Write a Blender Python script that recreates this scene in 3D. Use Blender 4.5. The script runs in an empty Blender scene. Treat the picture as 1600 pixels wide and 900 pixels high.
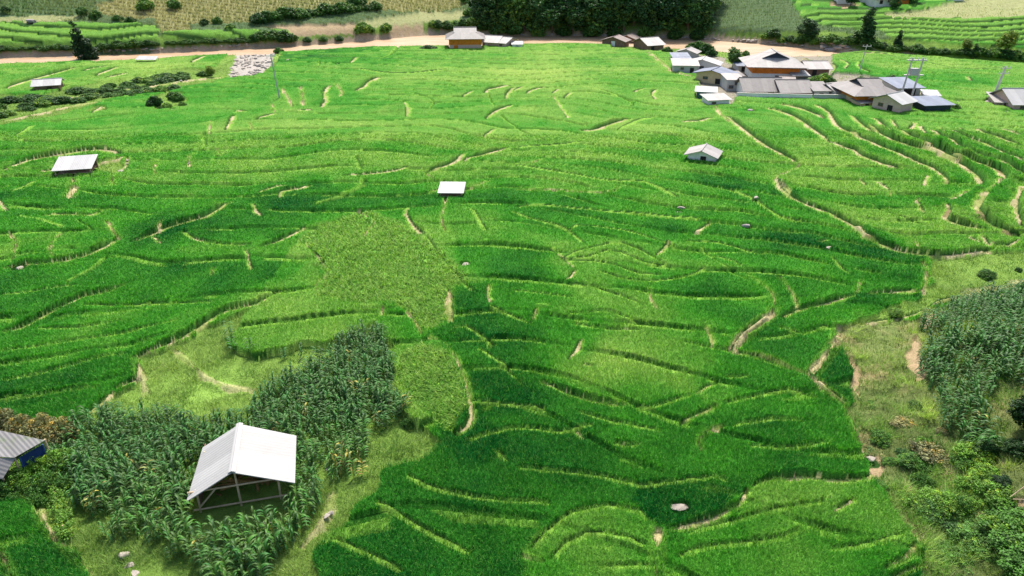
import bpy, math, random
import numpy as np
from mathutils import Vector, Matrix

sc = bpy.context.scene
R = math.radians
rng = np.random.default_rng(7)
random.seed(7)

# ------------------------------------------------------------------ camera, light, exposure
CH, PITCH, FPX = 30.0, R(27.0), 1142.0
cam_d = bpy.data.cameras.new('camera'); cam = bpy.data.objects.new('camera', cam_d)
sc.collection.objects.link(cam)
cam.location = (0, 0, CH); cam.rotation_euler = (R(90) - PITCH, 0, 0)
cam_d.sensor_width = 36.0; cam_d.lens = 36.0 * FPX / 1600.0
cam_d.clip_start = 0.5; cam_d.clip_end = 3000
sc.camera = cam

SUN_EL, SUN_AZ = R(56), R(6)        # azimuth measured clockwise from +Y; the sun stands high beyond the valley
w = bpy.data.worlds.new('World'); sc.world = w; w.use_nodes = True
nt = w.node_tree; nt.nodes.clear()
sky = nt.nodes.new('ShaderNodeTexSky'); sky.sky_type = 'NISHITA'; sky.sun_disc = False
sky.sun_elevation = SUN_EL; sky.sun_rotation = SUN_AZ
sky.air_density = 1.0; sky.dust_density = 3.0; sky.ozone_density = 1.0
bg = nt.nodes.new('ShaderNodeBackground'); bg.inputs[1].default_value = 0.15
wo = nt.nodes.new('ShaderNodeOutputWorld')
nt.links.new(sky.outputs[0], bg.inputs[0]); nt.links.new(bg.outputs[0], wo.inputs[0])
sd = bpy.data.lights.new('sun', 'SUN'); sd.energy = 3.5; sd.angle = R(8.0); sd.color = (1.0, 0.955, 0.88)
sun = bpy.data.objects.new('sun', sd); sc.collection.objects.link(sun)
sdir = Vector((math.sin(SUN_AZ) * math.cos(SUN_EL), math.cos(SUN_AZ) * math.cos(SUN_EL), math.sin(SUN_EL)))
sun.rotation_euler = sdir.to_track_quat('Z', 'Y').to_euler(); sun.location = (0, 0, 80)
sc.view_settings.view_transform = 'Standard'; sc.view_settings.look = 'None'
sc.view_settings.exposure = 0.80; sc.view_settings.gamma = 1.0
sc.view_settings.use_curve_mapping = False
sc.cycles.max_bounces = 5; sc.cycles.diffuse_bounces = 3; sc.cycles.glossy_bounces = 2
sc.cycles.transmission_bounces = 3; sc.cycles.transparent_max_bounces = 4
sc.cycles.use_denoising = True
sc.cycles.caustics_reflective = False; sc.cycles.caustics_refractive = False

# ------------------------------------------------------------------ numeric helpers
def hash2(i, j, seed):
    n = (i.astype(np.int64) * 374761393 + j.astype(np.int64) * 668265263 + seed * 1442695041) & 0xffffffff
    n = ((n ^ (n >> 13)) * 1274126177) & 0xffffffff
    n = n ^ (n >> 16)
    return (n & 0xffff) / 65535.0
def vnoise(x, y, s, seed=0):
    x = np.asarray(x, float) / s; y = np.asarray(y, float) / s
    i = np.floor(x); j = np.floor(y); u = x - i; v = y - j
    u = u * u * (3 - 2 * u); v = v * v * (3 - 2 * v)
    a = hash2(i, j, seed); b = hash2(i + 1, j, seed); c = hash2(i, j + 1, seed); d = hash2(i + 1, j + 1, seed)
    return (a * (1 - u) + b * u) * (1 - v) + (c * (1 - u) + d * u) * v
def fbm(x, y, s, seed=0, o=3):
    t = 0; a = .5
    for k in range(o):
        t = t + a * vnoise(x, y, s / 2 ** k, seed + k * 17); a *= .5
    return t / (1 - .5 ** o)
def sstep(a, b, x):
    t = np.clip((x - a) / (b - a), 0, 1); return t * t * (3 - 2 * t)
def inpoly(x, y, poly):
    ins = np.zeros(np.shape(x), bool); n = len(poly)
    for k in range(n):
        x1, y1 = poly[k]; x2, y2 = poly[(k + 1) % n]
        if y1 == y2: continue
        c = ((y1 > y) != (y2 > y)) & (x < (x2 - x1) * (y - y1) / (y2 - y1) + x1)
        ins ^= c
    return ins
def pl_dist(x, y, pts):
    """distance to a polyline, side (+ = left of travel), arc length of the foot point, total length"""
    best = np.full(x.shape, 1e9); side = np.zeros(x.shape); arc = np.zeros(x.shape); acc = 0.0
    for k in range(len(pts) - 1):
        ax, ay = pts[k]; bx, by = pts[k + 1]; dx, dy = bx - ax, by - ay; L2 = dx * dx + dy * dy + 1e-9; L = L2 ** .5
        t = np.clip(((x - ax) * dx + (y - ay) * dy) / L2, 0, 1)
        ex = x - ax - t * dx; ey = y - ay - t * dy; d = np.hypot(ex, ey)
        m = d < best
        best = np.where(m, d, best)
        side = np.where(m, np.sign(dx * (y - ay) - dy * (x - ax)), side)
        arc = np.where(m, acc + t * L, arc); acc += L
    return best, side, arc, acc

# ------------------------------------------------------------------ terrain: its broad shape
def flat_hit(px, py):
    a = (px - 800) / FPX; b = (450 - py) / FPX
    dy = math.cos(PITCH) + b * math.sin(PITCH); dz = -math.sin(PITCH) + b * math.cos(PITCH)
    t = CH / -dz
    return a * t, dy * t
HILL = [flat_hit(*p) for p in [(1440, 470), (1380, 500), (1330, 520), (1345, 600), (1335, 680), (1370, 745), (1410, 810), (1460, 880),
        (1480, 960), (1500, 1300), (3600, 1300), (3600, 440), (1900, 400), (1600, 420), (1510, 445)]]
BANK_F = [flat_hit(p[0], p[1] - (1.6 if p[0] < 1290 else 0)) for p in [(-700, 98), (-300, 92), (0, 89), (100, 86), (240, 82), (330, 78), (420, 73), (560, 64), (640, 56), (700, 52), (800, 55),
        (900, 55), (1000, 58), (1100, 61), (1200, 68), (1270, 74), (1330, 80), (1400, 83), (1500, 90), (1600, 97), (2000, 110), (2400, 120)]]
BANK_N = [flat_hit(p[0], p[1] + (1.6 if p[0] < 1290 else 0)) for p in [(-700, 112), (-300, 106), (0, 99), (100, 96), (150, 95), (240, 91), (330, 85), (430, 81), (520, 76), (600, 72), (680, 71),
        (760, 70), (900, 67), (1000, 71), (1060, 74), (1130, 79), (1200, 85), (1300, 85), (1330, 82), (1400, 85), (1500, 93), (1600, 101), (2000, 116), (2400, 128)]]
BFx, BFy = np.array(BANK_F).T; BNx, BNy = np.array(BANK_N).T
def yfar(x): return np.interp(x, BFx, BFy)
def ynear(x): return np.interp(x, BNx, BNy)
def base(x, y):
    x = np.asarray(x, float); y = np.asarray(y, float)
    h = 1.1 * (fbm(x, y, 45, 3, 2) - .5) * sstep(15, 60, y)
    m = inpoly(x, y, HILL)
    if m.any():
        d, _, _, _ = pl_dist(x, y, HILL + [HILL[0]])
        d = np.where(m, d, 0)
        h = h + 6.3 * sstep(0, 17, d) + np.where(m, .9 * (fbm(x, y, 5, 9) - .5) * sstep(0, 2, d), 0)
    yf = yfar(x); yn = ynear(x)
    h = h * sstep(-1, 8, yn - y) + np.where(y > yf, 0, 0)
    wid = np.clip(yf - yn, 0, 99)
    riv = sstep(-2.0, 1.2, y - yn) * sstep(-5, .5, yf - y + 0) * sstep(.5, 5, wid)
    h = h - 1.6 * riv
    s = np.where(x > 95, .13, .25) ; s = .25 - .12 * sstep(55, 110, x)
    up = np.clip(y - yf - 1, 0, None)
    h = h + 1.3 * sstep(0, 6, up) + up * s + np.clip(up - 60, 0, None) * .12 + 1.5 * (fbm(x, y, 22, 31, 3) - .5) * sstep(3, 20, up)
    return h
def P(px, py, dz=0.0):
    """the ground point seen at a spot of the photograph (where that feature stands in the valley)"""
    a = (px - 800) / FPX; b = (450 - py) / FPX
    d = np.array([a, math.cos(PITCH) + b * math.sin(PITCH), -math.sin(PITCH) + b * math.cos(PITCH)])
    ts = np.concatenate([np.arange(12, 120, .5), np.arange(120, 700, 1.0)])
    q = np.array([0, 0, CH]) + ts[:, None] * d
    g = q[:, 2] - base(q[:, 0], q[:, 1]) - dz
    k = np.argmax(g < 0)
    if k == 0: k = len(ts) - 1
    f = g[k - 1] / (g[k - 1] - g[k] + 1e-9); t = ts[k - 1] + f * (ts[k] - ts[k - 1])
    return CH * 0 + d[0] * t, d[1] * t
_cache = {}
def PW(pts):
    """many at once (vectorised marching)"""
    pts = np.array(pts, float)
    a = (pts[:, 0] - 800) / FPX; b = (450 - pts[:, 1]) / FPX
    D = np.stack([a, math.cos(PITCH) + b * math.sin(PITCH), -math.sin(PITCH) + b * math.cos(PITCH)], 1)
    lo = np.full(len(pts), 12.0); done = np.zeros(len(pts), bool); res = np.full(len(pts), 600.0); prev = lo.copy()
    t = 12.0; gp = np.full(len(pts), 9.0)
    q = np.array([0, 0, CH]) + D * t
    ts = np.concatenate([np.arange(12, 120, .6), np.arange(120, 600, 1.2)])
    X = D[:, 0:1] * ts; Y = D[:, 1:2] * ts; Z = CH + D[:, 2:3] * ts
    G = Z - base(X.ravel(), Y.ravel()).reshape(X.shape)
    k = np.argmax(G < 0, 1); k = np.where(k == 0, len(ts) - 1, k)
    i = np.arange(len(pts)); g0 = G[i, k - 1]; g1 = G[i, k]; f = np.clip(g0 / (g0 - g1 + 1e-9), 0, 1)
    tt = ts[k - 1] + f * (ts[k] - ts[k - 1])
    return np.stack([D[:, 0] * tt, D[:, 1] * tt], 1)
def smooth(pts, step=1.2):
    p = np.array(pts, float); n = len(p)
    if n < 3: ctrl = np.vstack([2 * p[0] - p[1], p, 2 * p[-1] - p[-2]])
    else: ctrl = np.vstack([2 * p[0] - p[1], p, 2 * p[-1] - p[-2]])
    out = []
    for k in range(1, len(ctrl) - 2):
        p0, p1, p2, p3 = ctrl[k - 1:k + 3]; m = max(1, int(np.hypot(*(p2 - p1)) / step))
        m = min(m, 14)
        for t in np.arange(m) / m:
            out.append(.5 * (2 * p1 + (p2 - p0) * t + (2 * p0 - 5 * p1 + 4 * p2 - p3) * t * t + (3 * p1 - p0 - 3 * p2 + p3) * t ** 3))
    out.append(ctrl[-2])
    return np.array(out)

# ------------------------------------------------------------------ terrace edges, bunds and footpaths
# kind letter, then the run of the line: S step with bare foot, D faint step, B grassy bund, P earth path, W wide path, L step above a brown bank
LINES = '''
S 0 427 45 418 85 417 110 412 135 405 165 392 185 378
S 200 387 225 378 250 367 290 353 320 345 345 330 360 320
P 15 370 28 385 25 410 22 420
P 100 368 88 385 82 400 88 415
P 168 352 178 368 190 383
P 255 355 250 372
W 118 278 115 300 110 318
P 200 250 200 262 182 276 178 290 182 300
S 5 320 18 335
D 60 342 110 340 145 342 158 333
S 0 272 50 255 90 248 140 240 170 240 198 246
S 150 260 180 255 200 249
S 60 274 90 271
P 245 258 243 270 247 280
P 310 243 298 250 297 268
P 335 250 345 250 340 238
D 245 375 258 388
D 290 365 310 380 350 388 400 390
S 391 400 395 420 400 430
P 335 425 333 440
B 10 308 60 288
B 100 366 60 352 20 345
S 398 310 430 302 450 298
S 432 316 440 305 470 300 485 293
D 530 280 570 278 615 272 640 265
S 660 274 675 271 700 263 718 250 722 245
S 718 256 745 249 775 241 795 235
P 665 275 680 287
S 668 306 690 302
S 400 325 405 335 415 345
S 400 397 430 385 460 370 480 360
P 560 336 575 345 585 355 575 365 568 375
P 697 316 695 330 690 350 695 365 699 372
S 655 329 640 336 642 350 655 365 668 376
B 668 376 690 405 720 440 745 470
D 482 380 487 395 500 405 515 425
P 515 425 510 440 495 455 499 470
B 740 330 752 350 765 370
P 735 302 745 296 770 287
B 800 235 880 230 910 225
P 820 263 855 253
B 800 262 850 270 900 278 950 287 1010 290 1030 298 1065 315
P 800 304 850 303 880 305 920 308 960 305 965 295
B 800 328 850 327 920 334 1000 340 1040 345 1100 350
B 800 335 830 348 870 358 890 367 910 385 918 392
B 885 368 900 360 950 363 990 370 1030 385 1060 395
B 870 412 900 402 950 389 975 389 1000 399 1020 410 1036 421
B 874 412 920 409 945 399 970 401 1000 415 1030 424 1037 419
B 870 413 930 414 960 420 1000 436 1036 436
B 1140 300 1180 318 1220 345 1260 352
B 930 430 990 445 1060 440 1100 425
S 880 448 888 440 896 430
D 896 430 880 415 855 395
S 1020 410 1035 393 1045 386
S 1080 373 1100 359 1105 353
B 1060 385 1120 385 1170 400 1200 405
B 1110 405 1150 415 1165 430
S 1135 185 1155 200 1180 220 1205 237 1235 253 1249 263
P 1249 263 1240 272 1215 280 1212 287 1222 300 1235 312
S 1213 285 1222 302 1235 313 1260 326 1300 341 1340 363 1352 377 1375 388 1405 398 1430 402 1460 405 1500 402 1545 395
L 1340 363 1352 377 1375 388
S 1290 225 1310 232 1335 240 1345 248 1370 258 1380 263 1415 272
S 1330 214 1370 233 1400 245 1430 258 1460 270 1478 285 1484 297
L 1360 205 1390 225 1425 236 1455 243 1480 255 1515 274 1532 290 1536 300 1525 309 1485 320
L 1400 212 1430 225 1450 240 1490 258 1530 270 1560 280 1571 295 1560 306 1540 322 1530 340 1550 358 1575 371 1600 374
S 1450 225 1470 236 1500 241
L 1455 213 1475 225 1510 245 1555 265 1590 285 1640 310
S 1480 212 1500 222 1540 234 1570 250 1610 266
S 1520 205 1560 222 1600 238
S 1560 205 1600 220
L 1620 305 1600 311 1588 330 1590 350 1600 366
L 1480 325 1486 340 1480 350 1510 361 1545 366
S 1510 375 1535 386
S 1536 374 1545 389 1570 390 1587 380
S 1345 287 1355 296
S 1368 290 1385 298 1391 306
P 1391 306 1388 315
S 1437 298 1438 290 1445 278
P 1435 315 1428 326
S 1432 320 1440 332 1448 343
P 1424 388 1432 401
S 1270 386 1290 380
B 1300 410 1320 430 1335 440
S 1200 172 1240 186 1270 206 1300 228
S 1222 165 1262 180 1292 192
S 1275 168 1300 188 1312 205 1345 222
S 1330 185 1345 201 1368 216
S 1362 190 1380 206 1396 220
S 1390 195 1403 214
S 1412 216 1423 201 1415 195
S 1440 203 1448 223
S 1470 206 1476 220
S 1500 205 1510 213
D 1255 92 1270 98 1300 103 1308 110 1300 121
D 1315 96 1328 105 1322 113
D 1330 98 1345 102 1343 110 1365 118
D 1330 86 1360 86 1400 88
S 1515 124 1520 131
S 800 147 815 140
S 818 151 830 145 848 140
S 860 151 870 143
S 885 190 870 172 860 155
S 879 158 888 148
S 905 206 920 209 950 200 985 190
B 960 208 1000 190 1025 187
S 1060 194 1090 193 1110 188
W 1012 85 1030 100 1050 115 1080 123
P 1118 170 1124 183 1140 195
S 987 149 1005 143
S 1022 160 1015 152 1022 143
S 755 191 762 185 775 177 800 168
S 720 155 735 147
S 754 151 762 145 800 137
S 787 160 790 150 800 142
S 550 146 565 141 575 131 595 123
S 400 190 430 181
P 430 181 425 166
P 440 141 450 158 458 171
P 470 139 473 155 475 171
S 495 172 505 165 503 152 510 138
S 465 177 490 175
P 525 135 535 150 530 155
S 544 103 555 92
S 632 188 633 175 625 162
S 752 220 770 205
S 5 143 50 128 110 112 130 108
S 125 116 150 111 175 106
S 147 123 165 115 186 107
S 160 126 205 117
S 295 101 320 90
B 20 220 50 200
S 140 182 160 169
S 350 210 355 200 362 184
S 365 178 390 177
P 330 195 328 215
P 390 195 395 207
B 560 110 620 118 700 112
S 0 526 40 516 60 505 90 490 130 470 170 464 200 450
S 130 658 165 632 175 618
S 175 614 215 600 218 575
S 210 561 245 551 290 531 320 511 355 491 400 481 420 470 440 460
B 0 602 60 592 120 577 170 561 205 557
B 0 634 80 622 150 611 170 613
B 0 557 100 542 200 527 290 508
B 60 519 130 519 200 506
B 130 485 200 485 270 482 350 480
B 0 470 60 462 130 455
W 702 455 701 480 703 512
P 635 490 650 510 662 537
S 700 690 725 676 732 660 728 630 722 600 710 575 690 550 660 535
P 597 500 600 488
B 700 519 730 516 760 536 780 550
B 750 550 780 570 800 586
B 732 636 800 640 860 650
S 765 486 758 472 760 450
B 765 486 800 500 840 515
B 800 458 850 465 900 472
S 828 509 835 490
P 835 488 860 488
B 880 450 930 455 960 466 1000 480 1015 481
P 1013 458 1018 480 1027 495
D 890 509 950 521 1005 522
B 880 500 950 495 1000 515
S 883 571 895 556 907 537
S 908 576 932 581
B 1060 540 1100 550 1150 559 1200 574 1240 590
S 1108 552 1104 540 1095 522
S 1138 557 1155 536 1180 516 1197 501
W 1138 560 1157 540 1182 520 1202 503 1208 490
P 1208 490 1204 470 1185 452 1165 435
S 845 600 880 619 930 633 985 643
D 985 643 1010 646 1050 636 1080 624
S 1080 624 1100 611 1120 605
S 1130 601 1145 598 1168 598
S 1055 673 1085 656 1120 641
B 1120 641 1180 626 1230 616 1280 630
B 900 650 960 668 1040 680
P 1140 560 1200 572 1240 590 1265 600
W 1265 600 1290 622 1318 640
P 1318 640 1326 665 1338 700 1362 732
W 1265 597 1282 575 1300 550 1308 530 1312 518
S 1212 506 1245 490 1280 481 1335 470
P 1244 498 1240 480 1230 462 1215 440
P 1335 470 1340 455 1345 448
B 1210 520 1250 528 1290 515
S 1340 469 1400 461 1442 463
S 1275 602 1290 618 1310 630 1332 642
S 1335 512 1380 505 1430 495 1447 482
S 1447 482 1480 470 1535 467
P 1440 465 1445 440 1440 415
B 635 750 665 766 700 776 740 786 775 790 810 793 870 800
B 585 790 620 806 660 831 700 851 730 866 750 872
B 525 845 555 861 600 881 640 902
B 800 743 870 745 940 753 1000 766 1060 763 1110 755 1150 768
S 1030 833 1060 833 1110 821 1150 800 1162 772
W 1028 835 1026 860 1024 900 1024 930
B 820 872 850 841 890 811 950 798 1000 808 1025 832
B 850 889 880 856 915 840 950 841 1020 864
B 930 893 1000 889 1030 895
P 812 878 830 884 850 890
S 900 681 918 696
S 955 703 1000 707
P 1095 716 1090 700 1100 688 1130 678
B 1130 678 1200 664 1260 668
B 780 715 800 735
B 720 700 800 675 870 682 930 672
B 1160 705 1230 712 1300 700
B 1045 882 1100 862 1180 852 1220 846 1250 830
S 1290 812 1310 801 1330 786
B 1060 845 1150 820 1220 800 1290 795
B 1280 865 1370 856 1410 842
S 1162 772 1200 758 1250 753 1300 756 1350 753 1361 738
S 1370 897 1400 886 1423 858
S 1380 915 1410 898 1442 885
P 62 790 75 830 110 868 150 905
P 0 868 20 900 30 930
P 60 163 150 150 200 143 250 136 300 128 350 122
P 0 192 60 182 110 170 150 160
G 270 548 300 575 320 595 350 608 400 613
G 215 562 222 592 228 622
G 520 770 515 800 500 830 470 860
'''
PAR = {  # step height, reach of the step, width of the bare lip, width of bund
    'S': (.56, 6.0, .30, .22), 'D': (.34, 5.0, .06, .20), 'B': (.22, 4.5, .0, .17),
    'P': (.15, 3.0, .26, .15), 'W': (.20, 3.0, .55, .15), 'L': (.80, 6.0, .40, .16), 'G': (.08, 2.0, .55, .1)}
LN = []
_raw = [l.split() for l in LINES.strip().splitlines()]
_all = [(float(t[1 + 2 * k]), float(t[2 + 2 * k])) for t in _raw for k in range((len(t) - 1) // 2)]
_allw = PW(_all); _i = 0
for t in _raw:
    n = (len(t) - 1) // 2; wpts = _allw[_i:_i + n]; _i += n
    LN.append((t[0], smooth(wpts)))

def PZ(s):
    v = [float(a) for a in s.split()]
    return [tuple(q) for q in PW(list(zip(v[::2], v[1::2])))]

# ------------------------------------------------------------------ what covers the ground, zone by zone (later ones win)
RICE, GRASS, SCRUB, SOIL, DRY, MEADOW, GRAVEL, SAND, MAIZE, WEEDS, TERR, YARD, GMAIZE = range(13)
ZONES = [(k, PZ(s)) for k, s in [
    # beyond the river
    (MAIZE, '-700 -40 -700 70 0 38 120 36 245 40 255 52 150 100 150 -40'),
    (TERR, '-700 40 0 37 120 38 180 40 245 42 249 55 250 66 160 72 0 74 -700 80'),
    (MEADOW, '-700 26 0 26 60 24 120 25 122 33 60 36 0 36 -700 36'),
    (DRY, '150 8 210 -6 380 -40 600 -40 590 5 570 12 500 18 440 30 400 36 330 40 250 42 240 30 205 34 160 24'),
    (TERR, '255 55 300 50 400 50 450 52 450 60 400 65 300 67 255 62'),
    (DRY, '250 40 300 36 298 50 252 54'),
    (SOIL, '400 44 450 40 555 38 555 55 460 58 452 48'),
    (GMAIZE, '440 32 480 22 560 18 580 28 550 36 450 38'),
    (MEADOW, '560 38 600 28 660 20 725 17 728 26 660 38 620 42 580 44'),
    (DRY, '560 5 580 -40 730 -40 730 10 640 20 575 16'),
    (SOIL, '600 44 640 39 662 38 664 50 610 52'),
    (SAND, '550 58 610 55 700 52 760 50 760 60 600 64 550 62'),
    (GMAIZE, '1105 5 1150 2 1200 0 1232 18 1262 34 1240 50 1180 52 1110 55'),
    (TERR, '1232 -2 1350 -40 1700 -40 2400 -40 2400 95 1700 92 1600 80 1530 74 1450 66 1385 60 1380 50 1350 50 1310 46 1285 44 1250 30'),
    (MEADOW, '1382 28 1385 22 1440 18 1490 4 1540 -6 1600 -6 1750 0 1750 22 1600 28 1500 31 1420 32 1385 30'),
    (SOIL, '1290 8 1330 5 1345 12 1320 16'),
    (GRASS, '1375 62 1450 68 1530 76 1600 86 1900 96 1900 112 1600 99 1500 88 1400 82 1340 78 1300 66 1260 60 1230 56 1290 50'),
    (SAND, '1130 66 1200 66 1260 70 1330 76 1330 84 1270 84 1200 82 1160 76'),
    # gravel fan and gully
    (GRASS, '-500 215 -300 160 0 150 60 152 110 140 150 132 200 124 250 112 290 108 330 112 372 84 432 80 440 88 428 108 400 121 355 124 330 132 280 140 262 148 180 155 150 168 90 185 40 193 0 200 -200 215'),
    (GRAVEL, '374 84 430 84 424 103 408 114 396 121 356 121 364 104'),
    (GRASS, '233 158 250 150 262 146 280 148 294 158 290 166 262 174 240 174'),
    (GRASS, '150 255 185 250 201 262 194 274 175 278 150 270'),
    (GRASS, '140 172 165 168 168 176 140 180'),
    # knoll round the near shed
    (GRASS, '140 658 175 622 214 610 215 562 260 548 330 512 396 486 350 540 400 562 500 545 560 530 595 515 612 550 618 620 640 662 692 695 655 735 605 752 565 795 522 842 490 870 486 1100 180 1100 152 905 110 868 76 830 66 792 0 800 -600 880 -600 680 0 668 60 660'),
    (WEEDS, '470 382 500 360 560 338 590 340 620 352 660 380 700 410 720 430 735 450 705 460 700 512 662 530 645 500 620 488 520 478 499 470 505 440 490 405'),
    (WEEDS, '620 600 640 640 690 680 715 682 728 660 724 610 700 570 660 545 630 560'),
    # right bank
    (GRASS, '1440 470 1450 440 1445 410 1550 398 1600 392 2200 380 2200 460 1600 455 1540 470 1450 485 1420 500 1340 518 1312 520 1332 512'),
    (MEADOW, '1500 452 1545 446 1600 440 2200 430 2200 470 1600 458 1510 470'),
    (SCRUB, '1308 520 1345 512 1430 505 1440 490 1540 470 2400 450 2400 1200 1460 1200 1440 905 1440 880 1425 862 1405 835 1385 790 1362 745 1340 700 1328 650 1332 600 1318 560 1308 545'),
    (SOIL, '1328 560 1345 575 1352 600 1345 622 1334 612 1330 590'),
    (SOIL, '1425 505 1470 490 1478 498 1440 520'),
    (SOIL, '1412 540 1430 530 1440 560 1438 600 1425 605 1415 570'),
    (SOIL, '1352 715 1372 718 1385 745 1372 752 1355 735'),
    (SOIL, '1500 710 1570 700 1572 725 1510 732'),
    (SOIL, '1410 822 1440 828 1450 845 1425 850'),
    (SOIL, '1570 790 1640 780 1640 840 1590 835'),
    # village
    (YARD, '1050 115 1055 85 1095 82 1160 90 1170 75 1300 78 1300 118 1345 118 1440 140 1440 160 1380 162 1340 156 1150 155 1140 168 1088 158 1090 140 1095 120'),
    (GRASS, '955 72 1045 72 1075 68 1160 82 1165 105 1150 110 1130 90 1080 85 1055 92 1040 82 955 80'),
    (YARD, '1560 158 1640 150 1640 182 1562 168'),
    (RICE, '1278 600 1290 575 1302 553 1312 547 1320 560 1330 600 1333 640 1310 628 1290 615'),
]]
TONES = np.array([float(v) for v in '''
700 820 .06 560 880 .06 620 790 .06 900 720 .12 1100 720 .16 1100 790 .08 800 560 .14 760 620 .08 730 680 .05 760 560 .1 920 850 .45 1000 880 .4 870 800 .05 1150 870 .52 1300 850 .42
1250 790 .55 1400 890 .3 1200 740 .12 1280 700 .18 1250 640 .22 1000 640 .3 1000 580 .55 950 575 .62 1100 500 .42 1150 470 .4 1310 590 .0 1220 540 .14 1200 560 .3 1300 490 .32 1390 485 .4 1000 500 .5
900 540 .35 850 480 .4 900 430 .55 1000 400 .45 800 440 .36 700 450 .6 600 400 .75 550 380 .7 500 480 .68 450 500 .62 680 600 .7 640 530 .45 640 640 .72 200 560 .4 100 560 .42
100 620 .12 60 645 .06 160 600 .14 60 500 .25 300 490 .4 200 450 .3 100 440 .3 300 400 .35 60 380 .45 30 350 .4 130 390 .42 250 390 .12 450 420 .3 500 320 .28 600 320 .35
420 350 .28 300 300 .45 200 300 .45 50 290 .45 60 320 .4 400 250 .58 550 240 .62 400 200 .5 300 180 .42 500 112 .45 480 92 .3 450 150 .42 520 200 .55 600 140 .62 700 130 .6
850 110 .8 900 140 .72 950 110 .6 1000 130 .42 1060 150 .62 1020 180 .62 850 200 .58 900 240 .62 760 210 .6 700 180 .55 800 260 .5 850 318 .3 850 290 .52 1000 300 .36 1100 305 .33
1060 260 .5 1150 220 .55 1200 340 .3 1250 375 .2 1400 430 .18 1350 400 .25 1150 365 .38 1300 290 .62 1260 250 .55 1350 340 .55 1450 385 .58 1400 250 .5 1450 200 .58 1550 200 .62
1500 290 .42 1550 330 .5 1500 240 .45 1350 130 .36 1450 100 .7 1500 135 .4 1560 150 .55 1570 105 .62 150 112 .62 250 100 .8 50 105 .5 350 90 .45 1240 180 .5 700 90 .6 500 150 .4 -200 400 .4
1800 300 .5 60 880 .12 20 840 .1 1470 430 .65'''.split()]).reshape(-1, 3)
TW = PW(TONES[:, :2]); TL = TONES[:, 2]
PLOTS = [(v, PZ(s)) for v, s in [   # single plots whose crop is lighter or darker than their neighbours'
    (.12, '640 745 700 690 735 655 735 590 760 560 850 600 930 633 1010 646 1080 624 1100 640 1055 672 1090 690 1200 665 1320 690 1340 715 1361 738 1350 752 1250 752 1162 771 1150 800 1110 820 1060 833 1028 832 1000 806 950 796 890 809 820 868 760 872 780 1100 480 1100 490 870 600 752'),
    (.02, '1030 833 1060 833 1110 821 1150 800 1162 772 1110 755 1060 763 1000 766 990 800'),
    (.02, '490 1000 525 845 600 881 640 902 700 1000'), (.05, '525 845 590 790 660 831 750 872 700 900 600 881'), (.09, '600 790 635 750 740 786 870 800 860 840 820 866 750 872 660 831'),
    (.55, '820 872 850 841 890 811 950 798 1000 808 1026 832 1026 1000 812 1000 815 880'),
    (.50, '1040 870 1080 850 1120 818 1165 778 1200 759 1300 758 1352 756 1400 810 1422 858 1380 898 1040 1000'), (.62, '1165 778 1200 759 1300 758 1340 760 1290 795 1220 800 1150 820'),
    (.0, '1278 600 1290 575 1302 553 1312 547 1320 560 1330 600 1333 640 1310 628'), (.08, '1380 918 1410 898 1442 885 1425 862 1445 870 1445 960 1380 960'),
    (.18, '1140 560 1157 540 1200 505 1300 515 1308 530 1280 575 1262 595 1200 572'), (.22, '1212 506 1245 490 1335 470 1440 463 1445 482 1335 512 1300 512'),
    (.66, '385 555 350 540 396 486 470 382 490 405 505 440 499 470 520 478 600 488 590 512 560 530 500 545'),
    (.05, '0 640 60 624 150 612 170 613 215 600 175 617 130 656 60 662 0 660 -300 660 -300 650'), (.16, '0 602 120 577 205 558 217 575 215 600 170 612 0 634 -300 650 -300 620'),
    (.14, '250 367 290 353 345 332 360 322 420 352 480 362 430 385 360 390 300 382'), (.2, '1213 287 1260 328 1340 365 1405 400 1443 407 1440 440 1370 425 1280 370 1200 320'),
    (.28, '425 92 482 88 550 92 545 103 500 108 430 104'), (.12, '705 460 760 450 765 486 800 500 860 540 850 600 760 560 735 590 722 600 690 548 665 537 700 512'),
    (.7, '440 452 500 405 499 470 470 480 440 470'), (.42, '612 492 640 492 665 537 690 550 660 560 625 540')]]
def tone_at(x, y):
    # inverse distance in (bearing, log range): a mapping of the valley floor
    r = np.hypot(x, y); u = np.arctan2(x, y) * 2.2; v = np.log(np.maximum(r, 5)) * 1.6
    tr = np.hypot(TW[:, 0], TW[:, 1]); tu = np.arctan2(TW[:, 0], TW[:, 1]) * 2.2; tv = np.log(tr) * 1.6
    num = np.zeros(x.shape); den = np.zeros(x.shape)
    for k in range(len(TL)):
        wgt = 1.0 / ((u - tu[k]) ** 2 + (v - tv[k]) ** 2 + .0006) ** 2
        num += wgt * TL[k]; den += wgt
    t = num / den
    wx = x + (vnoise(x, y, 1.3, 205) - .5) * .5; wy = y + (vnoise(x, y, 1.3, 206) - .5) * .5
    for v, poly in PLOTS:
        p = np.array(poly); m = (wx > p[:, 0].min()) & (wx < p[:, 0].max()) & (wy > p[:, 1].min()) & (wy < p[:, 1].max())
        i = np.nonzero(m)[0]
        if len(i): k = inpoly(wx[i], wy[i], poly); t[i[k]] = t[i[k]] * .25 + v * .75
    return t
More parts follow.
